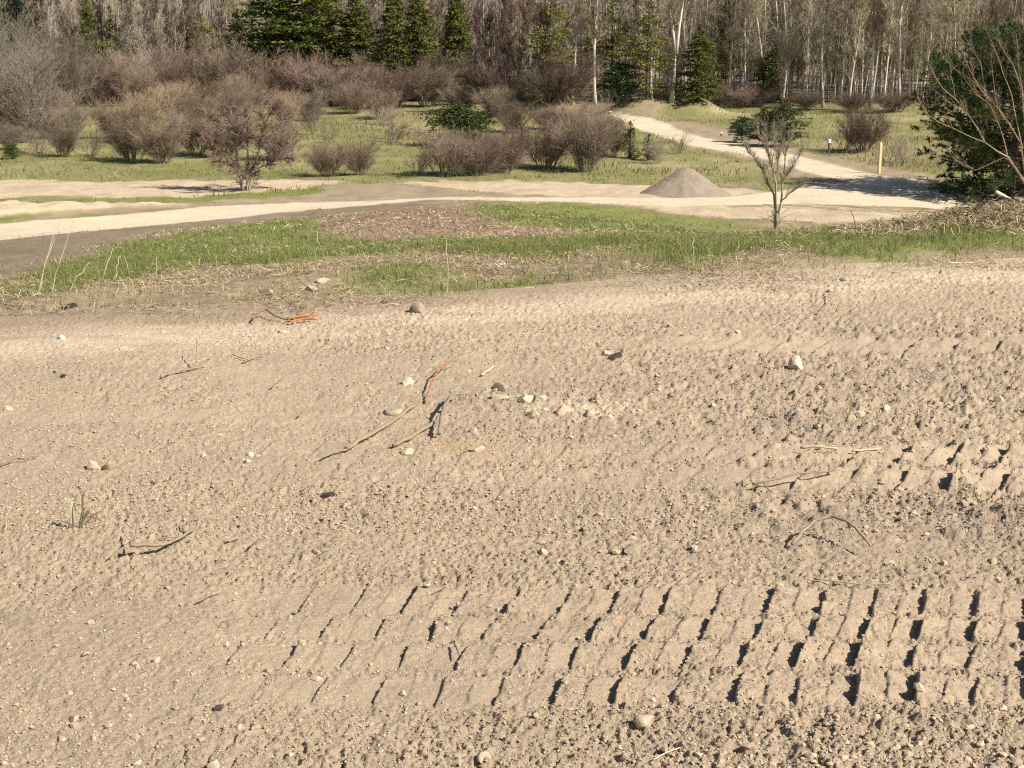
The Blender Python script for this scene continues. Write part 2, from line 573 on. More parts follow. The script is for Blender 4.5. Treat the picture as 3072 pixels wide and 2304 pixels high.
def build_soil():
    u = cols(700, .395, 1.25, 20)
    t = [0.35]
    while t[-1] < 9.32:
        k = .03 if t[-1] < 2.6 else (.0016 if t[-1] < 4.6 else .0030)
        t.append(t[-1]*(1+k))
    t = np.array(t)
    U, T = np.meshgrid(u, t)
    Y = row_y(U, T, ss(4, 9.06, T))
    X = U*Y
    x, y = X.ravel(), Y.ravel()
    h, flat, coarse, rough = soil_relief(x, y)
    z = Z(x, y)+h
    me = mesh_from('bare_soil', np.stack([x, y, z], -1), None, grid_faces(len(t), len(u)), 'soil', soil_color(x, y, flat, coarse), True)
    o = obj('bare_soil', me)
    tag(o, 'bare tan soil with tyre prints filling the foreground', 'soil', kind='structure')

def land_color(x, y):
    n1, n2, n3 = fbm(x*.35, y*.35, 201, 4), fbm(x*1.6, y*1.6, 205, 4), fbm(x*.12, y*.12, 209, 3)
    far = ss(52, 60, y)
    s = edge_s(x, y)
    green, straw, brown = np.array([.175, .190, .055]), np.array([.33, .255, .155]), np.array([.215, .158, .105])
    # near bank: litter with grass
    c = brown+(straw-brown)*np.clip(.45+.7*n2, 0, 1)[:, None]
    g = np.zeros_like(x)
    for k in ('green_a', 'green_b', 'green_c', 'green_d', 'green_e', 'green_f', 'green_g'):
        g = np.maximum(g, zone(k, x, y, .3, .25))
    g = np.maximum(g, ss(12, 17, y)*ss(-.1, .25, n1)*.8)
    c = c+(green-c)*(g*np.clip(.85+.5*n2, 0, 1))[:, None]
    # field beyond the road
    olive, dry, lush = np.array([.185, .170, .070]), np.array([.33, .27, .15]), np.array([.145, .165, .045])
    fc = olive+(dry-olive)*np.clip(.28+.9*n1+.4*n2, 0, .85)[:, None]
    fc = fc+(lush-fc)*(ss(64, 54, y)*.7*np.clip(.6+n2, 0, 1))[:, None]
    wood = np.array([.20, .16, .12])
    fc = fc+(wood-fc)*ss(102, 112, y+4*n1)[:, None]
    c = c+(fc-c)*far[:, None]
    dirt, sand, road = np.array([.30, .225, .16]), np.array([.46, .355, .242]), np.array([.545, .445, .315])
    mul = zone('mulch', x, y, .5, .4)
    c = c+(np.array([.24, .165, .11])*(1+.35*n2)[:, None]-c)*(mul*.9)[:, None]
    for k, q in (('dirt_left', .85), ('dirt_mid', .85), ('dirt_bank', .9), ('dirt_inner', .9), ('mound_face', .55)):
        dd = dirt*(.72 if k == 'dirt_left' else 1.0)
        c = c+(dd*(1+.2*n2)[:, None]-c)*(q*zone(k, x, y, .35, .35))[:, None]
    for k in ('lot_left', 'lot_mid', 'sand_heap', 'sand_right'):
        mk = zone(k, x, y, .25, .35)*np.clip(1.1+.8*fbm(x*1.1, y*.7, 215, 4), 0, 1)
        c = c+((sand if k != 'sand_heap' else sand*1.12)*(1+.10*n2)[:, None]-c)*mk[:, None]
    rd = np.maximum(zone('road_near', x, y, .14, .10), zone('road_far', x, y, .14, .10))
    c = c+(road*(1+.07*fbm(x*.8, y*.8, 219, 3))[:, None]-c)*rd[:, None]
    return np.clip(c, .01, .9)

def build_land():
    u = cols(360, .42, 1.25, 20)
    t = [9.22]
    while t[-1] < 420:
        q = t[-1]
        t.append(q*(1+(.0065 if q < 30 else .0047 if q < 62 else .010 if q < 125 else .04)))
    t = np.array(t)
    U, T = np.meshgrid(u, t)
    Y = row_y(U, T, ss(45, 9.06, T))
    X = U*Y
    x, y = X.ravel(), Y.ravel()
    c = land_color(x, y)
    z = Z(x, y)
    rd = np.maximum(zone('road_near', x, y, .2), zone('road_far', x, y, .2))
    z = z+(1-rd)*(.030*fbm(x*3, y*3, 231, 3)+.05*ss(15, 60, y)*fbm(x*.9, y*.9, 233, 3))
    z = z+.12*zone('sand_heap', x, y, .4, .3)*(.6+.8*vnoise(x*2.2, y*2.2, 235))
    z = z-.03*ss(9.45, 9.25, T.ravel())
    Q = grid_faces(len(t), len(u))
    cx, cy = x[Q].mean(1), y[Q].mean(1)
    isroad = np.maximum(zone('road_near', cx, cy, .14, .10), zone('road_far', cx, cy, .14, .10)) > .5
    lot = np.zeros(len(cx))
    for k in ('lot_left', 'lot_mid', 'sand_heap', 'sand_right'):
        lot = np.maximum(lot, zone(k, cx, cy, .25, .35))
    islot = (lot > .5) & ~isroad
    far = (~isroad) & (~islot) & (cy > 50)
    near = (~isroad) & (~islot) & (cy <= 50)
    V = np.stack([x, y, z], -1)
    for nm, msk, lab, cat in (('grassy_bank', near, 'grassy bank sloping down from the bare soil to the pale track', 'grass bank'),
                              ('field', far, 'rough olive field with brown shrubs below the woods', 'field'),
                              ('dirt_road', isroad, 'pale cream dirt track winding up to the gap in the trees', 'road'),
                              ('sandy_lot', islot, 'patches of pale levelled sand beside the dirt track', 'sand')):
        q = Q[msk]
        idx = np.unique(q)
        inv = np.zeros(len(V), np.int64)
        inv[idx] = np.arange(len(idx))
        me = mesh_from(nm, V[idx], None, inv[q], 'land', c[idx], True)
        tag(obj(nm, me), lab, cat, kind='structure')

build_soil()
build_land()

def soil_z(x, y):
    x, y = np.atleast_1d(np.asarray(x, float)), np.atleast_1d(np.asarray(y, float))
    return Z(x, y)+track_relief(x, y)[0]*ss(.35, -.15, edge_s(x, y))

# ------------------------------------------------------------------ plant builders
def lerp_lines(L, i, t):
    k = L.shape[1]-1
    f = t*k
    a = np.minimum(f.astype(int), k-1)
    f = (f-a)[:, None]
    p = L[i, a]*(1-f)+L[i, a+1]*f
    d = L[i, a+1]-L[i, a]
    return p, d/(np.linalg.norm(d, axis=1, keepdims=True)+1e-9)

def sprout(L, n, t0, t1, lo, hi, spread, up, g):
    ln = np.linalg.norm(np.diff(L, axis=1), axis=2).sum(1)
    i = g.choice(len(L), n, p=ln/ln.sum())
    t = g.uniform(t0, t1, n)
    p, d = lerp_lines(L, i, t)
    r = g.normal(size=(n, 3))
    r /= np.linalg.norm(r, axis=1, keepdims=True)
    e = d*(1-spread)+r*spread
    e[:, 2] += up
    e /= np.linalg.norm(e, axis=1, keepdims=True)+1e-9
    q = (g.uniform(lo, hi, n)*(1-.45*t))[:, None]
    p1 = p+e*q*.5
    e2 = e+.28*g.normal(size=(n, 3))
    e2[:, 2] += up*.6
    e2 /= np.linalg.norm(e2, axis=1, keepdims=True)+1e-9
    return np.stack([p, p1, p1+e2*q*.5], 1)

def add_twigs(mb, L, r, g):
    mb.twigs(L[:, 0], L[:, 1], L[:, 2], r*g.uniform(.7, 1.3, len(L)))

def add_cones(mb, L, r, g):
    mb.cones(L[:, 0], L[:, 2], r*g.uniform(.7, 1.3, len(L)))

def shrub_meshes(seed, h=2.6, wd=2.4, stems=24, subs=380, fine=4600, tw='twig_red', lean=1.0, rt=.0064):
    g = np.random.default_rng(seed)
    ms, mt = MB(), MB()
    lines = []
    for k in range(stems):
        a = g.uniform(0, 2*math.pi)
        o = math.sqrt(g.uniform(0, 1))
        b = np.array([math.cos(a), math.sin(a), 0])*o
        Ls = h*g.uniform(.62, 1.0)*(1-.18*o)
        p = b*.16*wd
        pts = [p+np.array([0, 0, -.06])]
        d = unit(b*lean*.75+np.array([0, 0, 1.0])+.12*g.normal(size=3))
        for q in range(4):
            d = unit(d+.16*g.normal(size=3)+np.array([0, 0, .10])+b*.05)
            p = p+d*Ls/4
            pts.append(p)
        lines.append(pts)
        ms.tube(pts, np.linspace(.017, .004, 5)*h/2.6*g.uniform(.7, 1.3), 4, cap=False)
    L = np.array(lines)
    S = sprout(L, subs, .06, 1, .3*h, .62*h, .46, .20, g)
    T = sprout(S, fine, .1, 1, .12*h, .32*h, .52, .15, g)
    add_twigs(mt, S, rt*1.1, g)
    add_cones(mt, T, rt*.9, g)
    return [('stems', ms.mesh('stems', 'stem_grey')), ('twigs', mt.mesh('twigs', tw))]

def tree_meshes(seed, h=15.0, r=.14, low=.3, limbs=34, subs=240, fine=900, bark='bark_pale', tw='twig_grey', fork=False, spread=.30, rise=.5, bow=.35, rt=.013, limb=.20):
    g = np.random.default_rng(seed)
    mt, mc = MB(), MB()
    def trunk(p0, d0, Ln, r0, k=9):
        p, d = np.array(p0, float), unit(np.array(d0, float))
        pts = [p]
        for q in range(k):
            d = unit(d+bow*.12*g.normal(size=3)*np.array([1, 1, .3])+np.array([0, 0, .06]))
            p = p+d*Ln/k
            pts.append(p)
        rr = r0*(1-np.linspace(0, 1, k+1)*.88)
        rr[0] *= 1.25
        mt.tube(pts, rr, 7)
        return np.array(pts)
    lines = []
    if fork:
        a = trunk((0, 0, -.1), (.02, 0, 1), h*.30, r*1.1, 4)
        lines += [trunk(a[-1]-np.array([0, 0, .2]), (-.16, .05, 1), h*.7, r*.75), trunk(a[-1]-np.array([0, 0, .2]), (.14, -.04, 1), h*.66, r*.7)]
    else:
        lines.append(trunk((0, 0, -.1), (.015*g.normal(), .02*g.normal(), 1), h, r))
    L = np.array(lines)
    B = sprout(L, limbs, low, .97, limb*h*.6, limb*h*1.25, .55, rise, g)
    for q in B:
        mc.tube(q, [r*.26, r*.17, r*.05], 4, cap=False)
    S = sprout(B, subs, .15, 1, .05*h, .13*h, .45, .25, g)
    T = sprout(S, fine, .1, 1, .025*h, .06*h, .5, .12, g)
    add_twigs(mc, S, rt, g)
    add_cones(mc, T, rt*.85, g)
    return [('trunk', mt.mesh('trunk', bark, True)), ('crown', mc.mesh('crown', tw))]

def conifer_meshes(seed, h=8.0, rad=1.5, boughs=170, leaves=6500, size=.17, shape='cone', c0=(.045, .085, .022), c1=(.10, .12, .03), mat='leaf_cedar', droop=.15, base=.04, trunk_r=.10):
    g = np.random.default_rng(seed)
    mt, ml = MB(), MB()
    mt.tube([(0, 0, -.1), (.03, 0, h*.5), (0, .02, h*.97)], [trunk_r, trunk_r*.6, .015], 6)
    t = g.uniform(base, .985, boughs)
    if shape == 'cone':
        R = rad*(1-t)**.75*(.72+.5*g.random(boughs))*np.where(t < .12, .8, 1)
    elif shape == 'column':
        R = rad*np.minimum(1, (1-t)*2.2)**.8*(.7+.45*g.random(boughs))
    else:
        R = rad*np.sqrt(np.clip(1-(2*t-.75)**2/1.6, .05, 1))*(.75+.4*g.random(boughs))
    a = g.uniform(0, 2*math.pi, boughs)
    # lobes: the crown is uneven round its axis
    R = R*(1+.22*np.sin(a*3+t*9+seed)+.12*np.sin(a*5-t*17))
    o = np.stack([np.cos(a), np.sin(a), np.zeros(boughs)], -1)
    P0 = np.stack([np.zeros(boughs), np.zeros(boughs), t*h], -1)
    lift = {'cone': .12, 'column': .35, 'round': .30}[shape]
    P1 = P0+o*(R*.5)[:, None]+np.array([0, 0, 1])*(R*lift)[:, None]*.6
    P2 = P0+o*R[:, None]+np.array([0, 0, 1])*(R*(lift-droop))[:, None]
    B = np.stack([P0, P1, P2], 1)
    mt.twigs(P0, P1, P2, np.full(boughs, trunk_r*.22))
    ln = R/R.sum()
    i = g.choice(boughs, leaves, p=ln)
    q = g.random(leaves)**.62
    p, d = lerp_lines(B, i, np.minimum(q, .999))
    side = np.cross(d, [0, 0, 1])
    side /= np.linalg.norm(side, axis=1, keepdims=True)+1e-9
    wdt = .34*R[i]*(1.15-q)
    p = p+side*(g.normal(size=leaves)*.55*wdt)[:, None]+g.normal(size=(leaves, 3))*.05*np.array([1, 1, .9])
    ax = d*.7+side*(g.normal(size=leaves)*.7)[:, None]+g.normal(size=(leaves, 3))*.35
    ax /= np.linalg.norm(ax, axis=1, keepdims=True)
    if shape == 'column':
        ax[:, 2] += g.uniform(.1, .9, leaves)
        ax /= np.linalg.norm(ax, axis=1, keepdims=True)
    nb = np.cross(ax, g.normal(size=(leaves, 3)))
    nb /= np.linalg.norm(nb, axis=1, keepdims=True)+1e-9
    s = (size*g.uniform(.55, 1.35, leaves))[:, None]
    V = np.stack([p, p+ax*s*.5+nb*s*.30, p+ax*s, p+ax*s*.5-nb*s*.30], 1).reshape(-1, 3)
    Q = np.arange(leaves*4).reshape(-1, 4)
    m = g.random(leaves)[:, None]**1.4
    C = np.array(c0)*(1-m)+np.array(c1)*m
    ml.add(V, None, Q, np.repeat(C, 4, 0))
    return [('trunk', mt.mesh('trunk', 'bark_dark')), ('crown', ml.mesh('crown', mat))]

def pine_meshes(seed, h=6.3, rad=3.6, boughs=260, tufts=17000):
    g = np.random.default_rng(seed)
    mt, ml = MB(), MB()
    mt.tube([(0, 0, -.2), (.05, 0, h*.5), (0, .05, h*.95)], [.14, .09, .02], 8)
    t = np.sort(g.uniform(.03, .97, boughs))
    R = rad*np.sin(np.clip(.50+t*2.45, 0, math.pi))**.75*(.62+.5*g.random(boughs))
    a = g.uniform(0, 2*math.pi, boughs)
    o = np.stack([np.cos(a), np.sin(a), np.zeros(boughs)], -1)
    P0 = np.stack([0*a, 0*a, t*h], -1)
    P1 = P0+o*(R*.55)[:, None]+np.array([0, 0, 1])*(R*(.2*np.minimum(1, t*2)-.08))[:, None]
    P2 = P0+o*R[:, None]+np.array([0, 0, 1])*(R*(.42*np.minimum(1, t*2)-.12))[:, None]
    B = np.stack([P0, P1, P2], 1)
    for q in B: mt.tube(q, [.03, .02, .008], 4, cap=False)
    S = sprout(B, 4200, .25, 1, .16*rad, .32*rad, .45, .18, g)
    mt.twigs(S[:, 0], S[:, 1], S[:, 2], np.full(len(S), .008))
    i = g.integers(len(S), size=tufts)
    q = g.random(tufts)**.5
    p, d = lerp_lines(S, i, np.minimum(q, .999))
    nn = 9
    p = np.repeat(p, nn, 0)
    d = np.repeat(d, nn, 0)+.75*g.normal(size=(tufts*nn, 3))
    d[:, 2] += .15
    d /= np.linalg.norm(d, axis=1, keepdims=True)
    b = np.cross(d, g.normal(size=d.shape))
    b /= np.linalg.norm(b, axis=1, keepdims=True)
    ln = g.uniform(.10, .20, len(d))[:, None]
    V = np.stack([p-b*.014, p+b*.014, p+d*ln], 1).reshape(-1, 3)
    c = np.array([.034, .066, .022])+np.array([.080, .088, .018])*np.repeat(g.random(tufts)**1.5, nn)[:, None]
    ml.add(V, np.arange(len(V)).reshape(-1, 3), None, np.repeat(c, 3, 0))
    return [('trunk', mt.mesh('trunk', 'bark_dark')), ('crown', ml.mesh('crown', 'needle'))]

def plant(name, parts, loc, scale, rz, label, cat, group=None, tilt=(0, 0)):
    e = bpy.data.objects.new(name, None)
    e.empty_display_size = .3
    COL.objects.link(e)
    e.location = loc
    e.scale = scale if hasattr(scale, '__len__') else (scale,)*3
    e.rotation_euler = (tilt[0], tilt[1], rz)
    for nm, me in parts:
        o = bpy.data.objects.new(nm, me)
        COL.objects.link(o)
        o.parent = e
    return tag(e, label, cat, group)

def depth_of(p):
    return float(np.dot(np.asarray(p)-EYE, FWD))

def size_at(p, px):
    return px*depth_of(p)/F

# ------------------------------------------------------------------ shrubs
SH = {}
for k, (sd, kw) in {
    'red': (1, dict(tw='twig_red')), 'red2': (2, dict(tw='twig_red', stems=32, fine=4600, wd=3.0)),
    'brown': (3, dict(tw='twig_brown')), 'brown2': (4, dict(tw='twig_brown', lean=.7, wd=2.0)),
    'grey': (5, dict(tw='shrub_grey', fine=3600)), 'tan': (6, dict(tw='twig_tan', lean=.55, wd=1.8)),
    'thin': (7, dict(tw='twig_red', stems=10, subs=90, fine=600)), 'greythin': (8, dict(tw='shrub_grey', stems=12, subs=110, fine=800))}.items():
    SH[k] = (shrub_meshes(sd, **kw), 2.75, 3.5)     # nominal height, spread

SHRUBS = [
 # X, Y of the foot, width and height in photograph pixels, kind, name, label
 (60, 425, 330, 330, 'grey', 'shrub', 'tall tangled grey shrub at the left edge of the photo'),
 (20, 360, 300, 340, 'grey', 'shrub', 'pale grey bare shrub behind the tangle at the far left edge'),
 (190, 330, 200, 250, 'grey', 'shrub', 'grey bare shrub just left of the dark narrow spruce'),
 (285, 322, 170, 170, 'red', 'shrub', 'dark reddish shrub under the narrow spruce on the left'),
 (170, 365, 170, 110, 'brown', 'shrub', 'low brown shrub at the left foot of the open grass slope'),
 (110, 465, 190, 100, 'greythin', 'shrub', 'thin low shrub on the grass near the left edge'),
 (190, 470, 120, 110, 'brown', 'shrub', 'small brown shrub between the left edge and the wide dark shrub'),
 (400, 322, 190, 170, 'brown2', 'shrub', 'brown shrub at the left end of the big thicket'),
 (480, 297, 220, 180, 'red2', 'shrub', 'broad reddish shrub high in the left thicket'),
 (590, 312, 260, 190, 'red2', 'shrub', 'wide reddish shrub in the middle of the left thicket'),
 (720, 317, 260, 190, 'brown', 'shrub', 'rounded tawny shrub in the left thicket below the olive evergreen'),
 (830, 307, 250, 180, 'red2', 'shrub', 'dense maroon shrub below the big green cedars'),
 (940, 312, 190, 170, 'red', 'shrub', 'maroon shrub at the right end of the left thicket'),
 (430, 430, 190, 170, 'tan', 'shrub', 'tan upright shrub rising behind the wide dark shrub'),
 (520, 360, 170, 120, 'tan', 'shrub', 'tawny shrub under the left thicket, on the grass slope'),
 (400, 485, 200, 150, 'brown', 'shrub', 'left half of the wide dark shrub at the sand edge'),
 (490, 490, 190, 150, 'brown2', 'shrub', 'right half of the wide dark shrub at the sand edge'),
 (590, 465, 170, 150, 'red', 'shrub', 'reddish shrub just left of the small forked tree'),
 (670, 470, 200, 140, 'red', 'shrub', 'maroon shrub directly behind the small forked tree'),
 (830, 480, 170, 130, 'brown', 'shrub', 'brown shrub right behind the small forked tree'),
 (985, 530, 160, 115, 'red', 'shrub', 'left of the two low round shrubs beyond the sand lot'),
 (1085, 525, 130, 110, 'brown', 'shrub', 'right of the two low round shrubs beyond the sand lot'),
 (975, 430, 90, 70, 'thin', 'shrub', 'small dark open shrub on the grass above the round pair'),
 (1175, 420, 110, 75, 'thin', 'shrub', 'small lone shrub on the grass left of the round juniper'),
 (1120, 350, 110, 90, 'thin', 'shrub', 'sparse shrub on the slope under the reddish thicket'),
 (1180, 325, 190, 140, 'red', 'shrub', 'reddish shrub left of the big maroon clump in the centre'),
 (1280, 320, 190, 140, 'brown', 'shrub', 'brown shrub in front of the big maroon clump in the centre'),
 (1010, 320, 150, 100, 'brown2', 'shrub', 'brown shrub at the wood edge below the tall cedars'),
 (1480, 350, 150, 100, 'brown', 'shrub', 'brown shrub at the left foot of the green mound'),
 (1330, 530, 240, 160, 'brown', 'shrub', 'broad dark brown shrub below the round juniper'),
 (1430, 525, 200, 140, 'red', 'shrub', 'reddish shrub at the right foot of the round juniper'),
 (1520, 515, 200, 150, 'red2', 'shrub', 'wide reddish shrub in the middle of the lower hedge'),
 (1640, 505, 210, 165, 'red', 'shrub', 'tall reddish shrub beside the white tube in the lower hedge'),
 (1760, 512, 230, 210, 'brown', 'shrub', 'tallest brown shrub at the right end of the lower hedge'),
 (1830, 470, 150, 120, 'red', 'shrub', 'reddish shrub on the slope under the pale track'),
 (1250, 520, 130, 80, 'greythin', 'shrub', 'low grey shrub at the left end of the lower hedge'),
 (1980, 490, 120, 95, 'greythin', 'shrub', 'sparse upright shrub in front of the pale track'),
 (2030, 462, 100, 80, 'thin', 'shrub', 'open dark shrub overlapping the edge of the pale track'),
 (2590, 455, 190, 150, 'red', 'shrub', 'reddish shrub behind the tall wooden post'),
 (2530, 450, 120, 90, 'greythin', 'shrub', 'grey shrub between the short stake and the tall post'),
 (2720, 490, 130, 90, 'greythin', 'shrub', 'thin grey shrub between the tall post and the pine'),
 (2150, 318, 190, 70, 'brown', 'shrub', 'low brown brush at the foot of the right spruce'),
 (2260, 320, 190, 70, 'red', 'shrub', 'low brown brush between the two right evergreens'),
 (2420, 330, 200, 70, 'brown', 'shrub', 'low brush at the wood edge above the short stake'),
 (2560, 335, 200, 65, 'red', 'shrub', 'low reddish brush at the wood edge above the tall post'),
 (2690, 335, 180, 70, 'brown', 'shrub', 'low brush at the wood edge left of the pine'),
]
def place_shrub(X, Y, wpx, hpx, kind, name, label, seed):
    p = gp(X, Y)
    parts, nh, nw = SH[kind]
    g = np.random.default_rng(seed)
    sx = 1.12*size_at(p, wpx)/nw
    sz = size_at(p, hpx)/nh
    plant(name, parts, p, (sx, (sx+sz)/2, sz), g.uniform(0, 6.28), label, 'shrub', 'shrubs in the rough field')
for k, a in enumerate(SHRUBS):
    place_shrub(*a, seed=300+k)

# a thicket further back under the trees
for k in range(30):
    X = rng.uniform(-60, 1700)
    Y = rng.uniform(297, 314)
    place_shrub(X, Y, rng.uniform(170, 270), rng.uniform(100, 175), random.choice(['red', 'red2', 'brown', 'brown2', 'grey']), 'shrub',
                'bare brown shrub in the thicket along the wood edge left of the gap', 500+k)
for o in COL.objects:
    if o.get('label') == 'bare brown shrub in the thicket along the wood edge left of the gap':
        o['group'] = 'thicket along the wood edge'

for k, (X, Y, wpx, hpx, kd, lab) in enumerate([
    (60, 395, 170, 90, 'grey', 'low grey shrub under the tall tangle at the left edge'), (150, 415, 140, 90, 'brown2', 'low brown shrub on the slope right of the left edge tangle'),
    (245, 385, 130, 80, 'greythin', 'faint thin shrub on the open grass at the left'), (330, 415, 130, 110, 'tan', 'tan shrub on the slope left of the upright tan one'),
    (270, 470, 110, 95, 'greythin', 'open grey shrub left of the wide dark shrub'), (590, 380, 150, 110, 'brown', 'brown shrub on the slope above the reddish one'),
    (700, 370, 150, 110, 'brown', 'dull brown shrub on the slope behind the small forked tree'), (560, 330, 170, 100, 'brown', 'low brown shrub at the right end of the grass slope'),
    (30, 450, 130, 90, 'brown', 'low brown shrub by the tiny evergreen at the left edge'), (860, 345, 150, 80, 'tan', 'low tan shrub under the maroon thicket'),
    (1060, 340, 160, 110, 'red', 'reddish shrub left of the sparse slope shrub'), (1390, 340, 150, 90, 'brown', 'brown shrub on the slope above the round juniper'),
    (1540, 400, 170, 110, 'brown', 'brown shrub before the green mound behind the hedge'), (1650, 390, 150, 90, 'red', 'reddish shrub right before the green mound'),
    (1740, 400, 150, 100, 'brown', 'brown shrub behind the tallest hedge shrub')]):
    place_shrub(X, Y, wpx, hpx, kd, 'shrub', lab, 700+k)

g8 = np.random.default_rng(88)
for k in range(34):
    X, Y = g8.uniform(-40, 1250), g8.uniform(312, 430)
    place_shrub(X, Y, g8.uniform(90, 170), g8.uniform(60, 115), ['greythin', 'thin', 'tan', 'brown2', 'greythin'][k % 5], 'shrub', 'small wispy shrub scattered over the rough slope on the left', 740+k)
for o in COL.objects:
    if o.get('label', '').startswith('small wispy shrub scattered'): o['group'] = 'wispy shrubs on the left slope'

# big maroon clump in the centre
clump = tree_meshes(61, h=6.5, r=.06, low=.12, limbs=46, subs=420, fine=4500, bark='stem_grey', tw='twig_red', spread=.5, rise=.6, rt=.012, limb=.30)
for k, (X, Y, sc) in enumerate([(1340, 300, .85), (1410, 296, 1.0), (1480, 298, 1.1), (1560, 300, 1.05), (1625, 300, .9), (1450, 292, 1.15), (1530, 292, 1.2)]):
    plant('maroon_tree', clump, gp(X, Y), sc, k*1.7, ['leftmost small tree', 'second small tree from the left', 'front middle small tree', 'front small tree right of the middle', 'rightmost small tree',
          'tall back tree left of the middle', 'tallest back tree right of the middle'][k]+' in the reddish maroon clump', 'tree', 'maroon clump in the centre')

# ------------------------------------------------------------------ evergreens
EV = {}
EV['cedar'] = (conifer_meshes(11, 9, 1.9, 260, 11500, .19, 'column', (.090, .120, .020), (.215, .210, .040)), 9, 3.7)
EV['cedar2'] = (conifer_meshes(12, 9, 1.9, 260, 11500, .19, 'column', (.066, .114, .026), (.160, .190, .042)), 9, 3.7)
EV['olive'] = (conifer_meshes(13, 9, 1.4, 150, 3400, .17, 'column', (.125, .122, .022), (.26, .23, .048)), 9, 2.9)
EV['spruce'] = (conifer_meshes(14, 6, 1.7, 230, 9500, .145, 'cone', (.062, .088, .018), (.170, .165, .034)), 6, 3.4)
EV['dark'] = (conifer_meshes(15, 3, 1.4, 130, 5000, .14, 'round', (.022, .058, .026), (.050, .090, .032)), 3, 2.8)
EV['juniper'] = (conifer_meshes(16, 3, 1.3, 150, 5500, .12, 'column', (.050, .072, .020), (.13, .13, .04)), 3, 2.6)
EV['round'] = (conifer_meshes(17, 2, 1.6, 150, 5500, .12, 'round', (.036, .070, .018), (.10, .125, .03)), 2, 3.2)
EV['sapling'] = (conifer_meshes(18, 2, .6, 60, 900, .10, 'cone', (.07, .085, .025), (.15, .14, .05)), 2, 1.2)
EV['point'] = (conifer_meshes(19, 9, 1.7, 250, 10000, .175, 'cone', (.070, .100, .018), (.180, .180, .034)), 9, 3.3)
EVER = [
 (765, 303, 170, 340, 'olive', 'cedar_tree', 'yellowish cedar at the left end of the big evergreen row'),
 (850, 302, 250, 380, 'cedar2', 'cedar_tree', 'broad deep green cedar left of centre above the maroon thicket'),
 (950, 303, 240, 370, 'cedar', 'cedar_tree', 'broad green cedar second from the left of the evergreen row'),
 (1075, 303, 170, 330, 'point', 'cedar_tree', 'dark cedar in the middle of the evergreen row'),
 (1185, 302, 150, 340, 'point', 'cedar_tree', 'dark green cedar right of the middle of the evergreen row'),
 (1262, 302, 150, 350, 'point', 'cedar_tree', 'green cedar next to the right end of the evergreen row'),
 (1375, 302, 120, 360, 'point', 'cedar_tree', 'narrow cedar at the right end of the evergreen row'),
 (277, 304, 90, 330, 'spruce', 'spruce_tree', 'narrow dark spruce standing in the left woods'),
 (345, 304, 60, 285, 'olive', 'cedar_tree', 'slim yellow cedar next to the narrow spruce on the left'),
 (615, 304, 110, 260, 'olive', 'cedar_tree', 'olive evergreen above the middle of the left thicket'),
 (60, 300, 110, 320, 'dark', 'spruce_tree', 'dark evergreen half hidden behind the grey tangle at the left'),
 (1650, 300, 140, 330, 'olive', 'cedar_tree', 'yellow green cedar right of the maroon clump'),
 (1740, 300, 140, 290, 'olive', 'cedar_tree', 'yellow green cedar just left of the white aspen'),
 (1835, 298, 130, 300, 'olive', 'cedar_tree', 'olive cedar between the white aspen and the dark bush'),
 (1940, 298, 140, 290, 'olive', 'cedar_tree', 'olive cedar left of the forked pale trunk'),
 (1860, 318, 115, 125, 'dark', 'evergreen_bush', 'deep green bush at the gap where the track enters the woods'),
 (2095, 306, 170, 225, 'spruce', 'spruce_tree', 'pointed spruce right of the forked pale trunk'),
 (2175, 303, 110, 300, 'olive', 'cedar_tree', 'tall thin cedar behind the pointed spruce'),
 (2310, 308, 150, 160, 'spruce', 'spruce_tree', 'shorter pointed spruce standing before the right woods'),
 (2350, 440, 130, 140, 'juniper', 'juniper', 'dark upright juniper behind the small bare tree on the right'),
 (2290, 436, 90, 110, 'juniper', 'juniper', 'left stem of the junipers beside the pale track'),
 (2225, 428, 75, 75, 'dark', 'juniper', 'small round green juniper at the far side of the track'),
 (1370, 440, 190, 125, 'round', 'juniper_bush', 'round dark juniper bush in the middle of the field'),
 (1565, 440, 80, 75, 'sapling', 'pine_sapling', 'pale green young pine behind the lower hedge'),
 (1890, 475, 75, 115, 'sapling', 'pine_sapling', 'young pine standing before the pale track'),
 (1945, 480, 60, 80, 'sapling', 'pine_sapling', 'smaller young pine right of the first before the track'),
 (35, 478, 55, 45, 'round', 'juniper_bush', 'tiny dark evergreen on the grass at the left edge'),
]
for k, (X, Y, wpx, hpx, kind, nm, lab) in enumerate(EVER):
    p = gp(X, Y)
    parts, nh, nw = EV[kind]
    sx, sz = size_at(p, wpx)/nw, size_at(p, hpx)/nh
    plant(nm, parts, p, (sx, sx, sz), k*2.1, lab, 'evergreen', 'evergreens at the wood edge')

pp = at_depth(3030, 607, 52.5)
pp[2] = Z(pp[0], pp[1])
plant('pine_tree', pine_meshes(71), pp, (1.0, 1.0, .92), .6, 'big dark green pine at the right edge shading the track', 'pine tree')

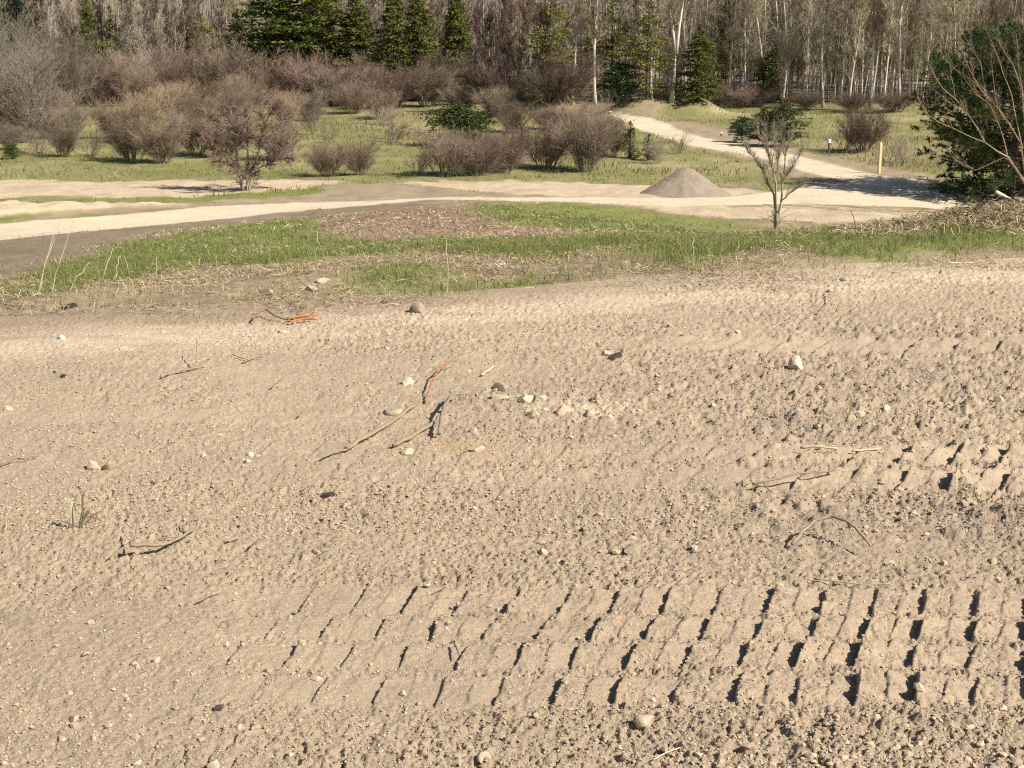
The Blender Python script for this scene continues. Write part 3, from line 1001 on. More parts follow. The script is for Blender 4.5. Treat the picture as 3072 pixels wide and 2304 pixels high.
# ------------------------------------------------------------------ woods
TR = [tree_meshes(101+k, h=10.5, r=.085+.018*(k % 3), low=.22, limbs=34, subs=240, fine=2000, bark='bark_pale', tw='twig_grey' if k else 'twig_olive', rt=.012) for k in range(4)]
TB = [tree_meshes(121+k, h=8.8, r=.07, low=.08, limbs=46, subs=380, fine=3400, bark='stem_grey', tw='twig_brown' if k else 'twig_grey', limb=.26, rt=.015) for k in range(3)]
TS = [tree_meshes(141+k, h=8.5, r=.045, low=.15, limbs=26, subs=150, fine=1000, bark='bark_pale', tw=['twig_grey', 'twig_olive', 'twig_tan'][k], limb=.15, rt=.012) for k in range(3)]
TW = [tree_meshes(151, h=11.5, r=.15, low=.30, limbs=30, subs=260, fine=2200, bark='bark_white', tw='twig_tan')]
TF = [tree_meshes(161, h=11.5, r=.17, low=.2, limbs=30, subs=260, fine=2200, bark='bark_white', tw='twig_grey', fork=True)]
HERO = [
 (1786, 318, TW[0], 1.0, 0.0, 'white barked aspen standing at the gap where the track enters'),
 (2015, 304, TF[0], 1.0, 0.3, 'pale tree with a forked trunk on the right mound'),
 (1860, 300, TR[0], .8, 1.0, 'thin pale trunk right behind the white aspen'),
 (1955, 300, TS[1], 1.25, 2.0, 'slender pale trunk left of the forked tree'),
 (2468, 322, TR[1], 1.1, 2.5, 'bright straight trunk at the wood edge above the short stake'),
 (2345, 318, TR[2], 1.0, 0.6, 'pale trunk rising behind the shorter pointed spruce'),
 (2610, 330, TW[0], .95, 2.2, 'whitest tall trunk of the right woods above the tall post'),
 (2765, 330, TR[3], 1.05, 4.0, 'pale trunk at the wood edge just left of the pine'),
 (2180, 312, TR[3], .95, 5.0, 'pale stub trunk between the two right evergreens'),
 (735, 298, TR[0], 1.0, 3.0, 'thin lone pale trunk above the left thicket'),
 (2545, 326, TR[0], 1.1, 5.5, 'tall pale trunk between the bright trunk and the whitest trunk'),
 (2700, 328, TR[2], 1.1, 4.4, 'grey trunk leaning right between the whitest trunk and the pine'),
]
for X, Y, parts, sc, rz, lab in HERO:
    plant('aspen_tree', parts, gp(X, Y), sc, rz, lab, 'tree', 'pale trunks at the wood edge', tilt=(0, .03*(X > 2100)))
spots = []
def scatter_wood(n, u0, u1, y0, y1, sets, label, group, name, mind=.55, slo=.85, shi=1.15, lean=0.0):
    k = 0
    tries = 0
    while k < n and tries < n*40:
        tries += 1
        y = rng.uniform(y0, y1)
        x = rng.uniform(u0, u1)*y
        if 5.4 < x < 8.6 and y < 118: continue          # the track passes here
        if any((x-a)**2+(y-b)**2 < mind**2 for a, b in spots): continue
        spots.append((x, y))
        plant(name, random.choice(sets), (x, y, float(Z(x, y))), rng.uniform(slo, shi), rng.uniform(0, 6.28), label, 'tree', group,
              tilt=(rng.normal()*.02, rng.normal()*.03+lean))
        k += 1
scatter_wood(95, .135, .40, 107, 124, TR+TS, 'slender bare pale trunk in the dense leafless woods right of the gap', 'bare trees right of the gap', 'bare_tree', .5, lean=.045)
scatter_wood(170, .125, .40, 106.5, 128, TS, 'thin bare sapling trunk among the leafless woods right of the gap', 'bare saplings right of the gap', 'bare_sapling', .4, lean=.04)
scatter_wood(34, -.02, .12, 107, 124, TR+TS+TB, 'bare trunk in the mixed woods around the gap', 'bare trees around the gap', 'bare_tree', .6)
scatter_wood(105, -.40, -.03, 113, 130, TB+TB+TB+TS, 'bare brown grey tree in the woods left of the maroon clump', 'bare trees in the left woods', 'bare_tree', .7)

# trunks of the front row are told apart by counting from a landmark
LAND = sorted([(o.location.x/o.location.y, n) for o in COL.objects for lab, n in (
    ('pointed spruce right of the forked pale trunk', 'the pointed spruce'), ('shorter pointed spruce standing before the right woods', 'the shorter spruce'),
    ('bright straight trunk at the wood edge above the short stake', 'the bright trunk above the stake'), ('whitest tall trunk of the right woods above the tall post', 'the whitest tall trunk'),
    ('narrow dark spruce standing in the left woods', 'the narrow left spruce'), ('olive evergreen above the middle of the left thicket', 'the olive evergreen'),
    ('narrow cedar at the right end of the evergreen row', 'the last cedar of the row'), ('white barked aspen standing at the gap where the track enters', 'the white aspen'),
    ('pale tree with a forked trunk on the right mound', 'the forked pale tree')) if o.get('label') == lab])
ORD = ['first', 'second', 'third', 'fourth', 'fifth', 'sixth', 'seventh', 'eighth', 'ninth', 'tenth']
front = sorted([o for o in COL.objects if o.get('group') in ('bare trees right of the gap', 'bare trees around the gap', 'bare trees in the left woods') and o.location.y < (112.5 if o.location.x > -3 else 117)],
               key=lambda o: o.location.x/o.location.y)
cnt = {}
for o in front:
    u = o.location.x/o.location.y
    left = [n for v, n in LAND if v < u]
    if left:
        k = cnt[left[-1]] = cnt.get(left[-1], -1)+1
        if k < 10: o['label'] = 'front row bare trunk, '+ORD[k]+' to the right of '+left[-1]
    else:
        k = cnt['edge'] = cnt.get('edge', -1)+1
        if k < 10: o['label'] = 'front row bare trunk, '+ORD[k]+' from the left edge in the left woods'

def distant_woods():
    g = np.random.default_rng(99)
    mb = MB()
    n = 2200
    y = g.uniform(126, 178, n)
    x = g.uniform(-.46, .46, n)*y
    k = (x > -3) | (g.random(n) < .6)
    x, y = x[k], y[k]
    n = len(x)
    z = Z(x, y)
    h = g.uniform(6.5, 9.5, n)
    d = np.stack([g.normal(size=n)*.03+.02*(x > 8), g.normal(size=n)*.03, np.ones(n)], -1)
    P0 = np.stack([x, y, z-.1], -1)
    P1, P2 = P0+d*(h*.5)[:, None], P0+d*h[:, None]
    c = np.where(g.random(n)[:, None] < .45, np.array([[.40, .345, .275]]), np.array([[.25, .205, .16]]))*g.uniform(.8, 1.2, n)[:, None]
    mb.twigs(P0, P1, P2, g.uniform(.05, .14, n)*np.where(x > -3, 1, .6), c*np.where(x > -3, 1, .72)[:, None])
    L = np.stack([P0, P1, P2], 1)
    S = sprout(L, 9000, .08, 1, 1.2, 3.6, .5, .30, g)
    mb.twigs(S[:, 0], S[:, 1], S[:, 2], g.uniform(.015, .035, len(S)), np.array([.29, .235, .175])*g.uniform(.75, 1.25, len(S))[:, None])
    T = sprout(S, 34000, .1, 1, .6, 1.6, .5, .2, g)
    mb.cones(T[:, 0], T[:, 2], g.uniform(.012, .024, len(T)), np.array([.30, .245, .18])*g.uniform(.75, 1.25, len(T))[:, None])
    tag(obj('distant_woods', mb.mesh('distant_woods', 'straw')), 'mass of bare trunks and twigs deep in the woods', 'woods', kind='stuff')
distant_woods()

# ------------------------------------------------------------------ trees drawn branch by branch
def branch_tree(name, loc, depth, paths, origin, scale, mats, label, rt, seed, subs, fine, jit, sub_len, cat='tree', spread=.4, up=.2, minr=0.0, thick=1.0):
    g = np.random.default_rng(seed)
    mt, mc = MB(), MB()
    lines = []
    for (r0, r1, pts) in paths:
        r0, r1 = r0*thick, r1*thick
        P = []
        dy = 0.0
        for (cx, cy) in pts:
            P.append(at_depth(origin[0]+cx/scale, origin[1]+cy/scale, depth+dy)-loc)
            dy += g.normal()*jit
        P = np.array(P)
        # resample to five points with a little wander
        t = np.linspace(0, 1, 9)
        k = np.linspace(0, 1, len(P))
        q = np.stack([np.interp(t, k, P[:, a]) for a in range(3)], -1)
        q[1:-1] += g.normal(size=(7, 3))*.012
        (mt if r0 > .02 else mc).tube(q, np.linspace(r0, r1, 9), 6)
        if r0 > minr: lines.append(q)
    L = np.array(lines)
    S = sprout(L, subs, .25, 1, sub_len*.5, sub_len, spread, up, g)
    T = sprout(S, fine, .1, 1, sub_len*.2, sub_len*.5, .45, .12, g)
    add_twigs(mc, S, rt, g)
    add_cones(mc, T, rt*.8, g)
    plant(name, [('trunk', mt.mesh('trunk', mats[0], True)), ('crown', mc.mesh('crown', mats[1]))], loc, 1, 0, label, cat)

p = gp(735, 572)
branch_tree('small_tree', p, p[1], [
    (.06, .045, [(478, 1012), (450, 900), (430, 750)]), (.055, .04, [(525, 1012), (520, 860), (540, 700)]), (.06, .04, [(545, 1012), (575, 850), (600, 730)]),
    (.045, .02, [(430, 750), (400, 600), (410, 420), (440, 370), (370, 220), (330, 90)]), (.04, .02, [(600, 730), (650, 580), (690, 430), (720, 250), (650, 160)]),
    (.035, .012, [(540, 700), (520, 520), (540, 300), (500, 120)]), (.03, .01, [(430, 750), (300, 600), (160, 480), (40, 460)]), (.03, .01, [(440, 400), (300, 330), (180, 260), (60, 130)]),
    (.03, .01, [(600, 730), (760, 560), (900, 480), (1030, 430)]), (.03, .01, [(690, 430), (820, 340), (930, 220), (900, 80)]), (.028, .01, [(575, 800), (720, 720), (880, 650), (1000, 640)]),
    (.028, .01, [(520, 850), (380, 740), (250, 700), (130, 640)]), (.028, .01, [(720, 250), (800, 120), (870, 60)])],
    (600, 300), 3.687, ('stem_grey', 'twig_red'), 'small forked tree with dense reddish twigs at the sandy lot', .010, 41, 900, 8000, .22, .70, spread=.55, up=.05)

p = at_depth(2328, 692, 24.0)
p[2] = Z(p[0], p[1])
branch_tree('bare_tree', p, p[1], [
    (.062, .05, [(655, 1330), (655, 1245), (662, 1080)]), (.036, .010, [(655, 1100), (640, 930), (620, 830), (560, 720), (510, 600), (440, 480), (350, 380), (300, 300)]),
    (.026, .007, [(690, 1080), (725, 930), (800, 850), (900, 790), (1010, 715)]), (.034, .009, [(680, 1090), (715, 920), (730, 700), (820, 600), (880, 480), (940, 370)]),
    (.034, .009, [(665, 1080), (665, 850), (640, 650), (600, 520), (570, 380), (480, 200), (450, 90)]), (.024, .007, [(725, 720), (700, 560), (660, 400), (640, 250), (620, 130)]),
    (.024, .007, [(730, 690), (760, 450), (800, 300), (860, 150)]), (.020, .006, [(640, 640), (690, 470), (730, 300), (720, 120)]), (.018, .005, [(600, 520), (560, 300), (540, 100)]),
    (.010, .003, [(640, 1130), (560, 1050), (480, 1010)]), (.010, .003, [(690, 1130), (800, 1090), (910, 1050)]), (.010, .003, [(640, 1090), (520, 1130), (430, 1080)]),
    (.009, .003, [(690, 1090), (790, 1020), (900, 1010)]), (.009, .003, [(620, 820), (500, 760), (400, 600)]), (.010, .003, [(650, 1010), (540, 980), (470, 1000)])],
    (2150, 350), 3.687, ('stem_grey', 'twig_grey'), 'small bare vase-shaped tree behind the grassy crest on the right', .0036, 42, 420, 2200, .10, .36, spread=.36, up=.3, minr=.0098, thick=.58)

p = at_depth(3100, 660, 44.0)
p[2] = Z(p[0], p[1])
branch_tree('bare_tree', p, 44.0, [
    (.085, .06, [(1390, 1560), (1310, 1290), (1165, 1075)]), (.045, .012, [(1170, 1080), (1080, 1030), (985, 960), (930, 860), (830, 715), (740, 610), (630, 510), (545, 385), (530, 340)]),
    (.030, .010, [(985, 960), (880, 920), (780, 880), (680, 830), (560, 770), (470, 670), (425, 580)]), (.035, .010, [(1165, 1065), (1130, 900), (1100, 800), (1020, 640), (900, 560), (820, 440), (670, 290)]),
    (.040, .010, [(1310, 1200), (1280, 960), (1200, 830), (1130, 710), (1030, 620), (940, 520), (860, 380), (800, 240), (720, 70)]),
    (.032, .009, [(1290, 1000), (1200, 550), (1130, 380), (1060, 200), (980, 20)]), (.032, .009, [(1330, 1100), (1280, 520), (1220, 330), (1110, 160), (1080, 0)]),
    (.022, .007, [(1150, 1080), (905, 1185), (800, 1150), (710, 1080), (640, 1000)]), (.034, .010, [(1400, 1200), (1320, 700), (1270, 420), (1250, 240), (1240, 60)]),
    (.022, .007, [(1000, 600), (940, 300), (820, 90)]), (.018, .006, [(740, 600), (700, 400), (690, 300)]), (.018, .006, [(830, 720), (700, 640), (610, 570)]), (.025, .008, [(1200, 830), (1090, 700), (1040, 400), (1030, 200)])],
    (2600, 80), 2.764, ('branch_tan', 'branch_tan'), 'bare tan-branched tree reaching in from the right edge before the pine', .0065, 43, 190, 420, .18, 1.0, spread=.3, up=.35, thick=.52)

# ------------------------------------------------------------------ gravel pile, stakes and markers
def gravel_pile():
    a = gp(1935, 592)
    c = gp(2075, 590)
    wd = size_at(c, 290)
    hh = size_at(c, 80)
    c = c+np.array([0, wd*.32, 0])
    nr, na = 46, 110
    r = np.linspace(0, 1, nr)
    th = np.linspace(0, 2*math.pi, na, endpoint=False)
    R, T = np.meshgrid(r, th, indexing='ij')
    ax = np.where(np.cos(T) < 0, wd*.52, wd*.50)
    X = R*np.cos(T)*ax-wd*.02
    Y = R*np.sin(T)*wd*.36
    prof = np.clip(1-R, 0, 1)**1.12
    prof = np.where(R < .18, prof-(.18-R)*.55, prof)
    H = hh*1.12*prof
    H = H+.06*fbm(X*2+3, Y*2, 301, 4)*np.clip(4*R*(1-R), 0, 1)+.03*fbm(X*9, Y*9, 305, 3)*(1-R)
    Zg = Z(X+c[0], Y+c[1])-.04
    V = np.stack([X+c[0], Y+c[1], Zg+H], -1).reshape(-1, 3)
    i = np.arange(nr-1)[:, None]*na+np.arange(na)[None]
    j = np.arange(nr-1)[:, None]*na+(np.arange(na)[None]+1) % na
    Q = np.stack([i, i+na, j+na, j], -1).reshape(-1, 4)
    col = np.array([.30, .24, .182])*(1+.15*fbm(V[:, 0]*5, V[:, 1]*5, 309, 3))[:, None]
    V0 = V-c
    o = obj('gravel_pile', mesh_from('gravel_pile', V0, None, Q, 'gravel', col, True), loc=c)
    tag(o, 'conical pile of grey brown gravel beside the pale track', 'gravel pile')
gravel_pile()

def stake(name, X, Y, wpx, hpx, mat, label, cat, cap=None, taper=True):
    p = gp(X, Y)
    wd, h = size_at(p, wpx), size_at(p, hpx)
    e = plant(name, [], p, 1, .3, label, cat)
    mb = MB()
    a = wd/2
    sq = lambda z, s: [(-a*s, -a*s, z), (a*s, -a*s, z), (a*s, a*s, z), (-a*s, a*s, z)]
    lv = [(-.15, 1), (h*.93, 1), (h, .35 if taper else 1)]
    V = [v for z, s in lv for v in sq(z, s)]
    Q = [(k*4+i, k*4+(i+1) % 4, k*4+4+(i+1) % 4, k*4+4+i) for k in range(2) for i in range(4)]+[(8, 9, 10, 11)]
    mb.add(V, None, Q)
    obj('shaft', mb.mesh('shaft', mat), e)
    if cap:
        mc = MB()
        V = [v for z, s in ((h*.80, 1.5), (h*1.04, 1.5)) for v in sq(z, s)]
        mc.add(V, None, [(i, (i+1) % 4, 4+(i+1) % 4, 4+i) for i in range(4)]+[(4, 5, 6, 7), (3, 2, 1, 0)])
        obj('cap', mc.mesh('cap', cap), e)
stake('wooden_post', 2637, 520, 7.5, 93, 'post', 'tall plain wooden post standing left of the pine', 'post')
stake('survey_stake', 2486, 462, 5, 42, 'bark_dark', 'short dark stake with a pale top right of the junipers', 'stake', 'white')
stake('tree_tube', 1602, 478, 7, 22, 'white', 'small white tube standing in the lower hedge', 'tube', None, False)
stake('marker_post', 1828, 344, 6, 10, 'bark_dark', 'small round white marker at the mouth of the gap', 'marker', 'white')
stake('marker_post', 2164, 408, 4, 10, 'bark_dark', 'tiny pale marker at the top of the bank beside the track', 'marker', 'white')

# ------------------------------------------------------------------ grass
def blades(P, h, wd, lean, C, g, curl=.5):
    n = len(P)
    a = g.uniform(0, 2*math.pi, n)
    side = np.stack([np.cos(a), np.sin(a), np.zeros(n)], -1)
    b = g.uniform(0, 2*math.pi, n)
    ld = np.stack([np.cos(b), np.sin(b), np.zeros(n)], -1)*(lean*g.random(n))[:, None]
    up = np.array([0, 0, 1.0])
    s = side*(wd/2)[:, None]
    m = P+up*(h*.55)[:, None]+ld*(h*.30)[:, None]
    t = P+up*(h*(1-.35*lean*g.random(n)*curl))[:, None]+ld*(h*.95)[:, None]
    V = np.stack([P-s, P+s, m-s*.75, m+s*.75, t], 1).reshape(-1, 3)
    k = np.arange(n)[:, None]*5
    return V, k+np.array([[2, 3, 4]]), k+np.array([[0, 1, 3, 2]]), np.repeat(C, 5, 0)

def green_mask(x, y):
    g = np.zeros_like(x)
    for k in ('green_a', 'green_b', 'green_c', 'green_d', 'green_e', 'green_f', 'green_g'):
        g = np.maximum(g, zone(k, x, y, .25, .25))
    return g

def blocked(x, y):
    b = np.maximum(zone('road_near', x, y, .1), zone('road_far', x, y, .1))
    for k in ('lot_left', 'lot_mid', 'sand_heap', 'sand_right', 'dirt_mid', 'dirt_bank', 'dirt_inner'):
        b = np.maximum(b, zone(k, x, y, .2, .3))
    return b

GREENS = np.array([[.200, .265, .055], [.155, .215, .045], [.275, .300, .085], [.120, .170, .040]])
STRAWS = np.array([[.37, .29, .175], [.29, .22, .13], [.43, .35, .22], [.22, .165, .10]])

def near_grass():
    g = np.random.default_rng(17)
    mb = MB()
    def batch(n, y0, y1, hlo, hhi, wlo, whi, power):
        q = g.random(n)
        y = (y0**power+(y1**power-y0**power)*q)**(1/power)
        x = g.uniform(-.46, .46, n)*y
        s = edge_s(x, y)
        clump = fbm(x*2.4, y*2.4, 401, 3)
        gm = green_mask(x, y)
        dens = gm*(.3+.7*ss(-.40, .2, clump))+.30*ss(.0, .35, fbm(x*3.1, y*3.1, 409, 3))*ss(2.5, 1.0, s)+.08*ss(.1, .5, clump)
        dens *= ss(.0, .35, s+.35*fbm(x*1.5, y*1.5, 403, 3))
        dens *= 1-np.maximum(blocked(x, y), .9*zone('dirt_left', x, y, .3, .3))
        dens *= 1-.85*zone('mulch', x, y, .4, .3)
        keep = g.random(n) < dens
        x, y = x[keep], y[keep]
        m = len(x)
        h = g.uniform(hlo, hhi, m)*(.6+.7*ss(-.3, .5, clump[keep]))
        C = GREENS[g.integers(4, size=m)]*g.uniform(.8, 1.25, m)[:, None]
        dry = g.random(m) < np.where(y < 14, .30, .2)
        C[dry] = STRAWS[g.integers(4, size=dry.sum())]
        P = np.stack([x, y, Z(x, y)-.005], -1)
        mb.add(*blades(P, h, g.uniform(wlo, whi, m), 1.5, C, g))
    batch(105000, 8.6, 14, .03, .10, .0028, .0055, 1)
    batch(90000, 13, 26, .035, .09, .004, .009, 1)
    batch(60000, 25, 56, .04, .10, .010, .02, 1)
    tag(obj('grass', mb.mesh('grass', 'grass')), 'short green grass on the bank below the bare soil', 'grass', kind='stuff')
near_grass()

def litter(P, ln, wd, C, g, tilt=.25):
    n = len(P)
    a = g.uniform(0, math.pi, n)
    d = np.stack([np.cos(a), np.sin(a)*.8, tilt*g.normal(size=n)], -1)
    s = np.stack([-np.sin(a), np.cos(a), .5*g.normal(size=n)], -1)
    bend = np.stack([0*a, 0*a, np.abs(g.normal(size=n))*.18], -1)+.12*s*g.normal(size=n)[:, None]
    e = d*(ln/2)[:, None]
    s = s*(wd/2)[:, None]
    m = P+bend*ln[:, None]
    V = np.stack([P-e-s, P-e+s, m-s, m+s, P+e-s*.6, P+e+s*.6], 1).reshape(-1, 3)
    k = np.arange(n)[:, None]*6
    Q = np.concatenate([k+np.array([[0, 1, 3, 2]]), k+np.array([[2, 3, 5, 4]])])
    return V, None, Q, np.repeat(C, 6, 0)

def dead_grass():
    g = np.random.default_rng(19)
    mb = MB()
    def batch(n, y0, y1, llo, lhi, wlo, whi, heap=False):
        if heap:
            x, y = 4.35+g.normal(size=n)*.75, 12.7+g.normal(size=n)*.6
            dens = np.ones(n)
        else:
            y = g.uniform(y0, y1, n)
            x = g.uniform(-.46, .46, n)*y
            s = edge_s(x, y)
            c = fbm(x*1.8+11, y*1.8, 411, 3)
            gm = green_mask(x, y)
            s2 = s+.42*ss(.3, 2, x)+.34*ss(-.4, -1.5, x)
            dens = (.9-.68*gm)*ss(-.5, .3, c)*ss(-.12, .25, s2+.3*fbm(x*1.5, y*1.5, 403, 3))
            dens = np.maximum(dens, .9*zone('mulch', x, y, .4, .3))
            dens *= 1-np.maximum(blocked(x, y), 1.0*zone('dirt_left', x, y, .3, .3))
        k = g.random(n) < dens
        x, y = x[k], y[k]
        m = len(x)
        mul = zone('mulch', x, y, .4, .3)[:, None]
        C = STRAWS[g.integers(4, size=m)]*g.uniform(.7, 1.15, m)[:, None]
        C = C*(1-mul)+mul*np.array([.31, .225, .15])*g.uniform(.35, 1.6, m)[:, None]
        lift = g.random(m)*(.05 if heap else .018)
        P = np.stack([x, y, Z(x, y)+.012+.006*ss(.2, -.2, edge_s(x, y))+lift], -1)
        mb.add(*litter(P, g.uniform(llo, lhi, m)*(1-.45*mul[:, 0]), g.uniform(wlo, whi, m), C, g))
    batch(62000, 8.4, 14.5, .025, .11, .0018, .0048)
    batch(42000, 14, 26, .04, .13, .004, .009)
    batch(9000, 25, 48, .08, .2, .012, .025)
    batch(7000, 0, 0, .05, .18, .003, .007, True)
    tag(obj('dead_grass', mb.mesh('dead_grass', 'straw')), 'dry straw and leaf litter lying along the top of the bank', 'dead grass', kind='stuff')
dead_grass()

def field_grass():
    g = np.random.default_rng(23)
    mb = MB()
    n = 95000
    q = g.random(n)
    y = 50+(112-50)*q
    x = g.uniform(-.46, .46, n)*y
    c1, c2 = fbm(x*.35, y*.35, 421, 4), fbm(x*1.3, y*1.3, 425, 3)
    dens = (.35+.65*ss(-.2, .3, c2))*(1-blocked(x, y))*(1-.8*zone('mound_face', x, y, .3))
    k = g.random(n) < dens
    x, y, c1, c2 = x[k], y[k], c1[k], c2[k]
    m = len(x)
    near = ss(66, 54, y)
    h = g.uniform(.10, .30, m)*(.6+.9*ss(-.1, .5, c1))*(1-.45*near)
    dryp = np.clip(.45+1.1*c1, .05, .95)*(1-.55*near)
    dry = g.random(m) < dryp
    C = np.where(dry[:, None], STRAWS[g.integers(4, size=m)]*.85, GREENS[g.integers(4, size=m)]*1.15)*g.uniform(.8, 1.2, m)[:, None]
    P = np.stack([x, y, Z(x, y)-.02], -1)
    mb.add(*blades(P, h, g.uniform(.018, .045, m), .8, C, g))
    tag(obj('field_grass', mb.mesh('field_grass', 'grass')), 'tufty olive and straw grass covering the field beyond the track', 'grass', kind='stuff')
field_grass()

# ------------------------------------------------------------------ crumbs of soil and small pebbles
OCT = np.array([(1, 0, 0), (-1, 0, 0), (0, 1, 0), (0, -1, 0), (0, 0, 1), (0, 0, -1)], float)
OCTF = np.array([(0, 2, 4), (2, 1, 4), (1, 3, 4), (3, 0, 4), (2, 0, 5), (1, 2, 5), (3, 1, 5), (0, 3, 5)])
ph = (1+5**.5)/2
ICO = np.array([(-1, ph, 0), (1, ph, 0), (-1, -ph, 0), (1, -ph, 0), (0, -1, ph), (0, 1, ph), (0, -1, -ph), (0, 1, -ph), (ph, 0, -1), (ph, 0, 1), (-ph, 0, -1), (-ph, 0, 1)])/math.hypot(1, ph)
ICOF = np.array([(0, 11, 5), (0, 5, 1), (0, 1, 7), (0, 7, 10), (0, 10, 11), (1, 5, 9), (5, 11, 4), (11, 10, 2), (10, 7, 6), (7, 1, 8), (3, 9, 4), (3, 4, 2), (3, 2, 6), (3, 6, 8), (3, 8, 9), (4, 9, 5), (2, 4, 11), (6, 2, 10), (8, 6, 7), (9, 8, 1)])

def lumps(mb, P, r, C, g, base, faces, flat=.75):
    n, k = len(P), len(base)
    q = g.normal(size=(n, 4))
    q /= np.linalg.norm(q, axis=1, keepdims=True)
    a, b, c, d = q.T
    Rm = np.stack([1-2*(c*c+d*d), 2*(b*c-a*d), 2*(b*d+a*c), 2*(b*c+a*d), 1-2*(b*b+d*d), 2*(c*d-a*b), 2*(b*d-a*c), 2*(c*d+a*b), 1-2*(b*b+c*c)], -1).reshape(n, 3, 3)
    v = base[None]*g.uniform(.65, 1.25, (n, k, 1))*g.uniform(.7, 1.3, (n, 1, 3))
    v = np.einsum('nij,nkj->nki', Rm, v)*r[:, None, None]
    v[..., 2] *= flat
    V = (v+P[:, None]).reshape(-1, 3)
    T = (np.arange(n)[:, None, None]*k+faces[None]).reshape(-1, 3)
    mb.add(V, T, None, np.repeat(C, k, 0))

def soil_clods():
    g = np.random.default_rng(29)
    mb = MB()
    def batch(n, y0, y1, rlo, rhi, coarse_only, base, faces, pale=0.0):
        y = (y0**-1+(y1**-1-y0**-1)*g.random(n))**-1
        x = g.uniform(-.45, .45, n)*y
        s = edge_s(x, y)
        h, flat, coarse, rough = soil_relief(x, y)
        dens = (.12+.88*coarse) if coarse_only else (.40+.60*rough)
        dens = dens*(1-.9*flat)*ss(.25, -.1, s)
        k = g.random(n) < dens
        x, y, h, flat, coarse = x[k], y[k], h[k], flat[k], coarse[k]
        m = len(x)
        r = rlo*(rhi/rlo)**(g.random(m)**2.6)
        P = np.stack([x, y, Z(x, y)+h+r*.2], -1)
        C = soil_color(x, y, flat, coarse)*g.uniform(.82, 1.08, m)[:, None]
        pk = g.random(m) < pale
        C[pk] = np.array([.50, .40, .28])*g.uniform(.85, 1.2, pk.sum())[:, None]
        lumps(mb, P, r, C, g, base, faces)
    batch(78000, 2.8, 9.3, .0022, .0060, False, OCT, OCTF, .02)
    batch(36000, 4.6, 9.4, .0035, .0085, False, OCT, OCTF, .03)
    batch(7000, 2.8, 9.2, .0045, .016, True, ICO, ICOF, .03)
    tag(obj('soil_clods', mb.mesh('soil_clods', 'clod', False)), 'loose crumbs and clods of dry soil scattered over the foreground', 'clods', kind='stuff')
soil_clods()

# ------------------------------------------------------------------ stones, one by one
def stone(X, Y, wpx, hpx, color, label, seed, flat=None, name='stone', lump=.22):
    g = np.random.default_rng(seed)
    V, T = ICO.copy(), ICOF.copy()
    for it in range(2):                                  # subdivide
        mid, nV, nT = {}, [tuple(v) for v in V], []
        def mp(a, b):
            k = (min(a, b), max(a, b))
            if k not in mid:
                q = (np.array(nV[a])+np.array(nV[b]))/2
                mid[k] = len(nV)
                nV.append(tuple(q/np.linalg.norm(q)))
            return mid[k]
        for a, b, c in T:
            ab, bc, ca = mp(a, b), mp(b, c), mp(c, a)
            nT += [(a, ab, ca), (b, bc, ab), (c, ca, bc), (ab, bc, ca)]
        V, T = np.array(nV), np.array(nT)
    # cut with random planes for facets
    for q in range(3 if 'round' in label else 11):
        d = unit(g.normal(size=3))
        lim = g.uniform(.45, .74)
        e = V@d
        V = np.where((e > lim)[:, None], V-d[None]*(e-lim)[:, None]*.92, V)
    V = V*(1+lump*.25*g.normal(size=(len(V), 1))*.25)
    p = ground_at(np.array([X]), np.array([Y+hpx*.32]))[0]
    W, H = size_at(p, wpx)/2/.76, size_at(p, hpx)/2/.76
    V = V*np.array([W, W*g.uniform(.75, 1.0), max(H, W*.5)])
    p[2] = soil_z(p[0], p[1])[0]+max(H, W*.5)*.26
    c = np.array(color)*.80
    me = mesh_from(name, V, T, None, 'stone', np.broadcast_to(c, V.shape)*(1+.08*g.normal(size=(len(V), 1))), False)
    o = obj(name, me, loc=p)
    o.rotation_euler = (0, 0, g.uniform(-.5, .5)+(2.4 if 'upright on' in label else 0))
    tag(o, label, 'stone', 'stones lying on the bare soil')
TAN, PALE, GREY, CREAM = (.42, .325, .22), (.50, .405, .285), (.35, .275, .195), (.57, .475, .35)
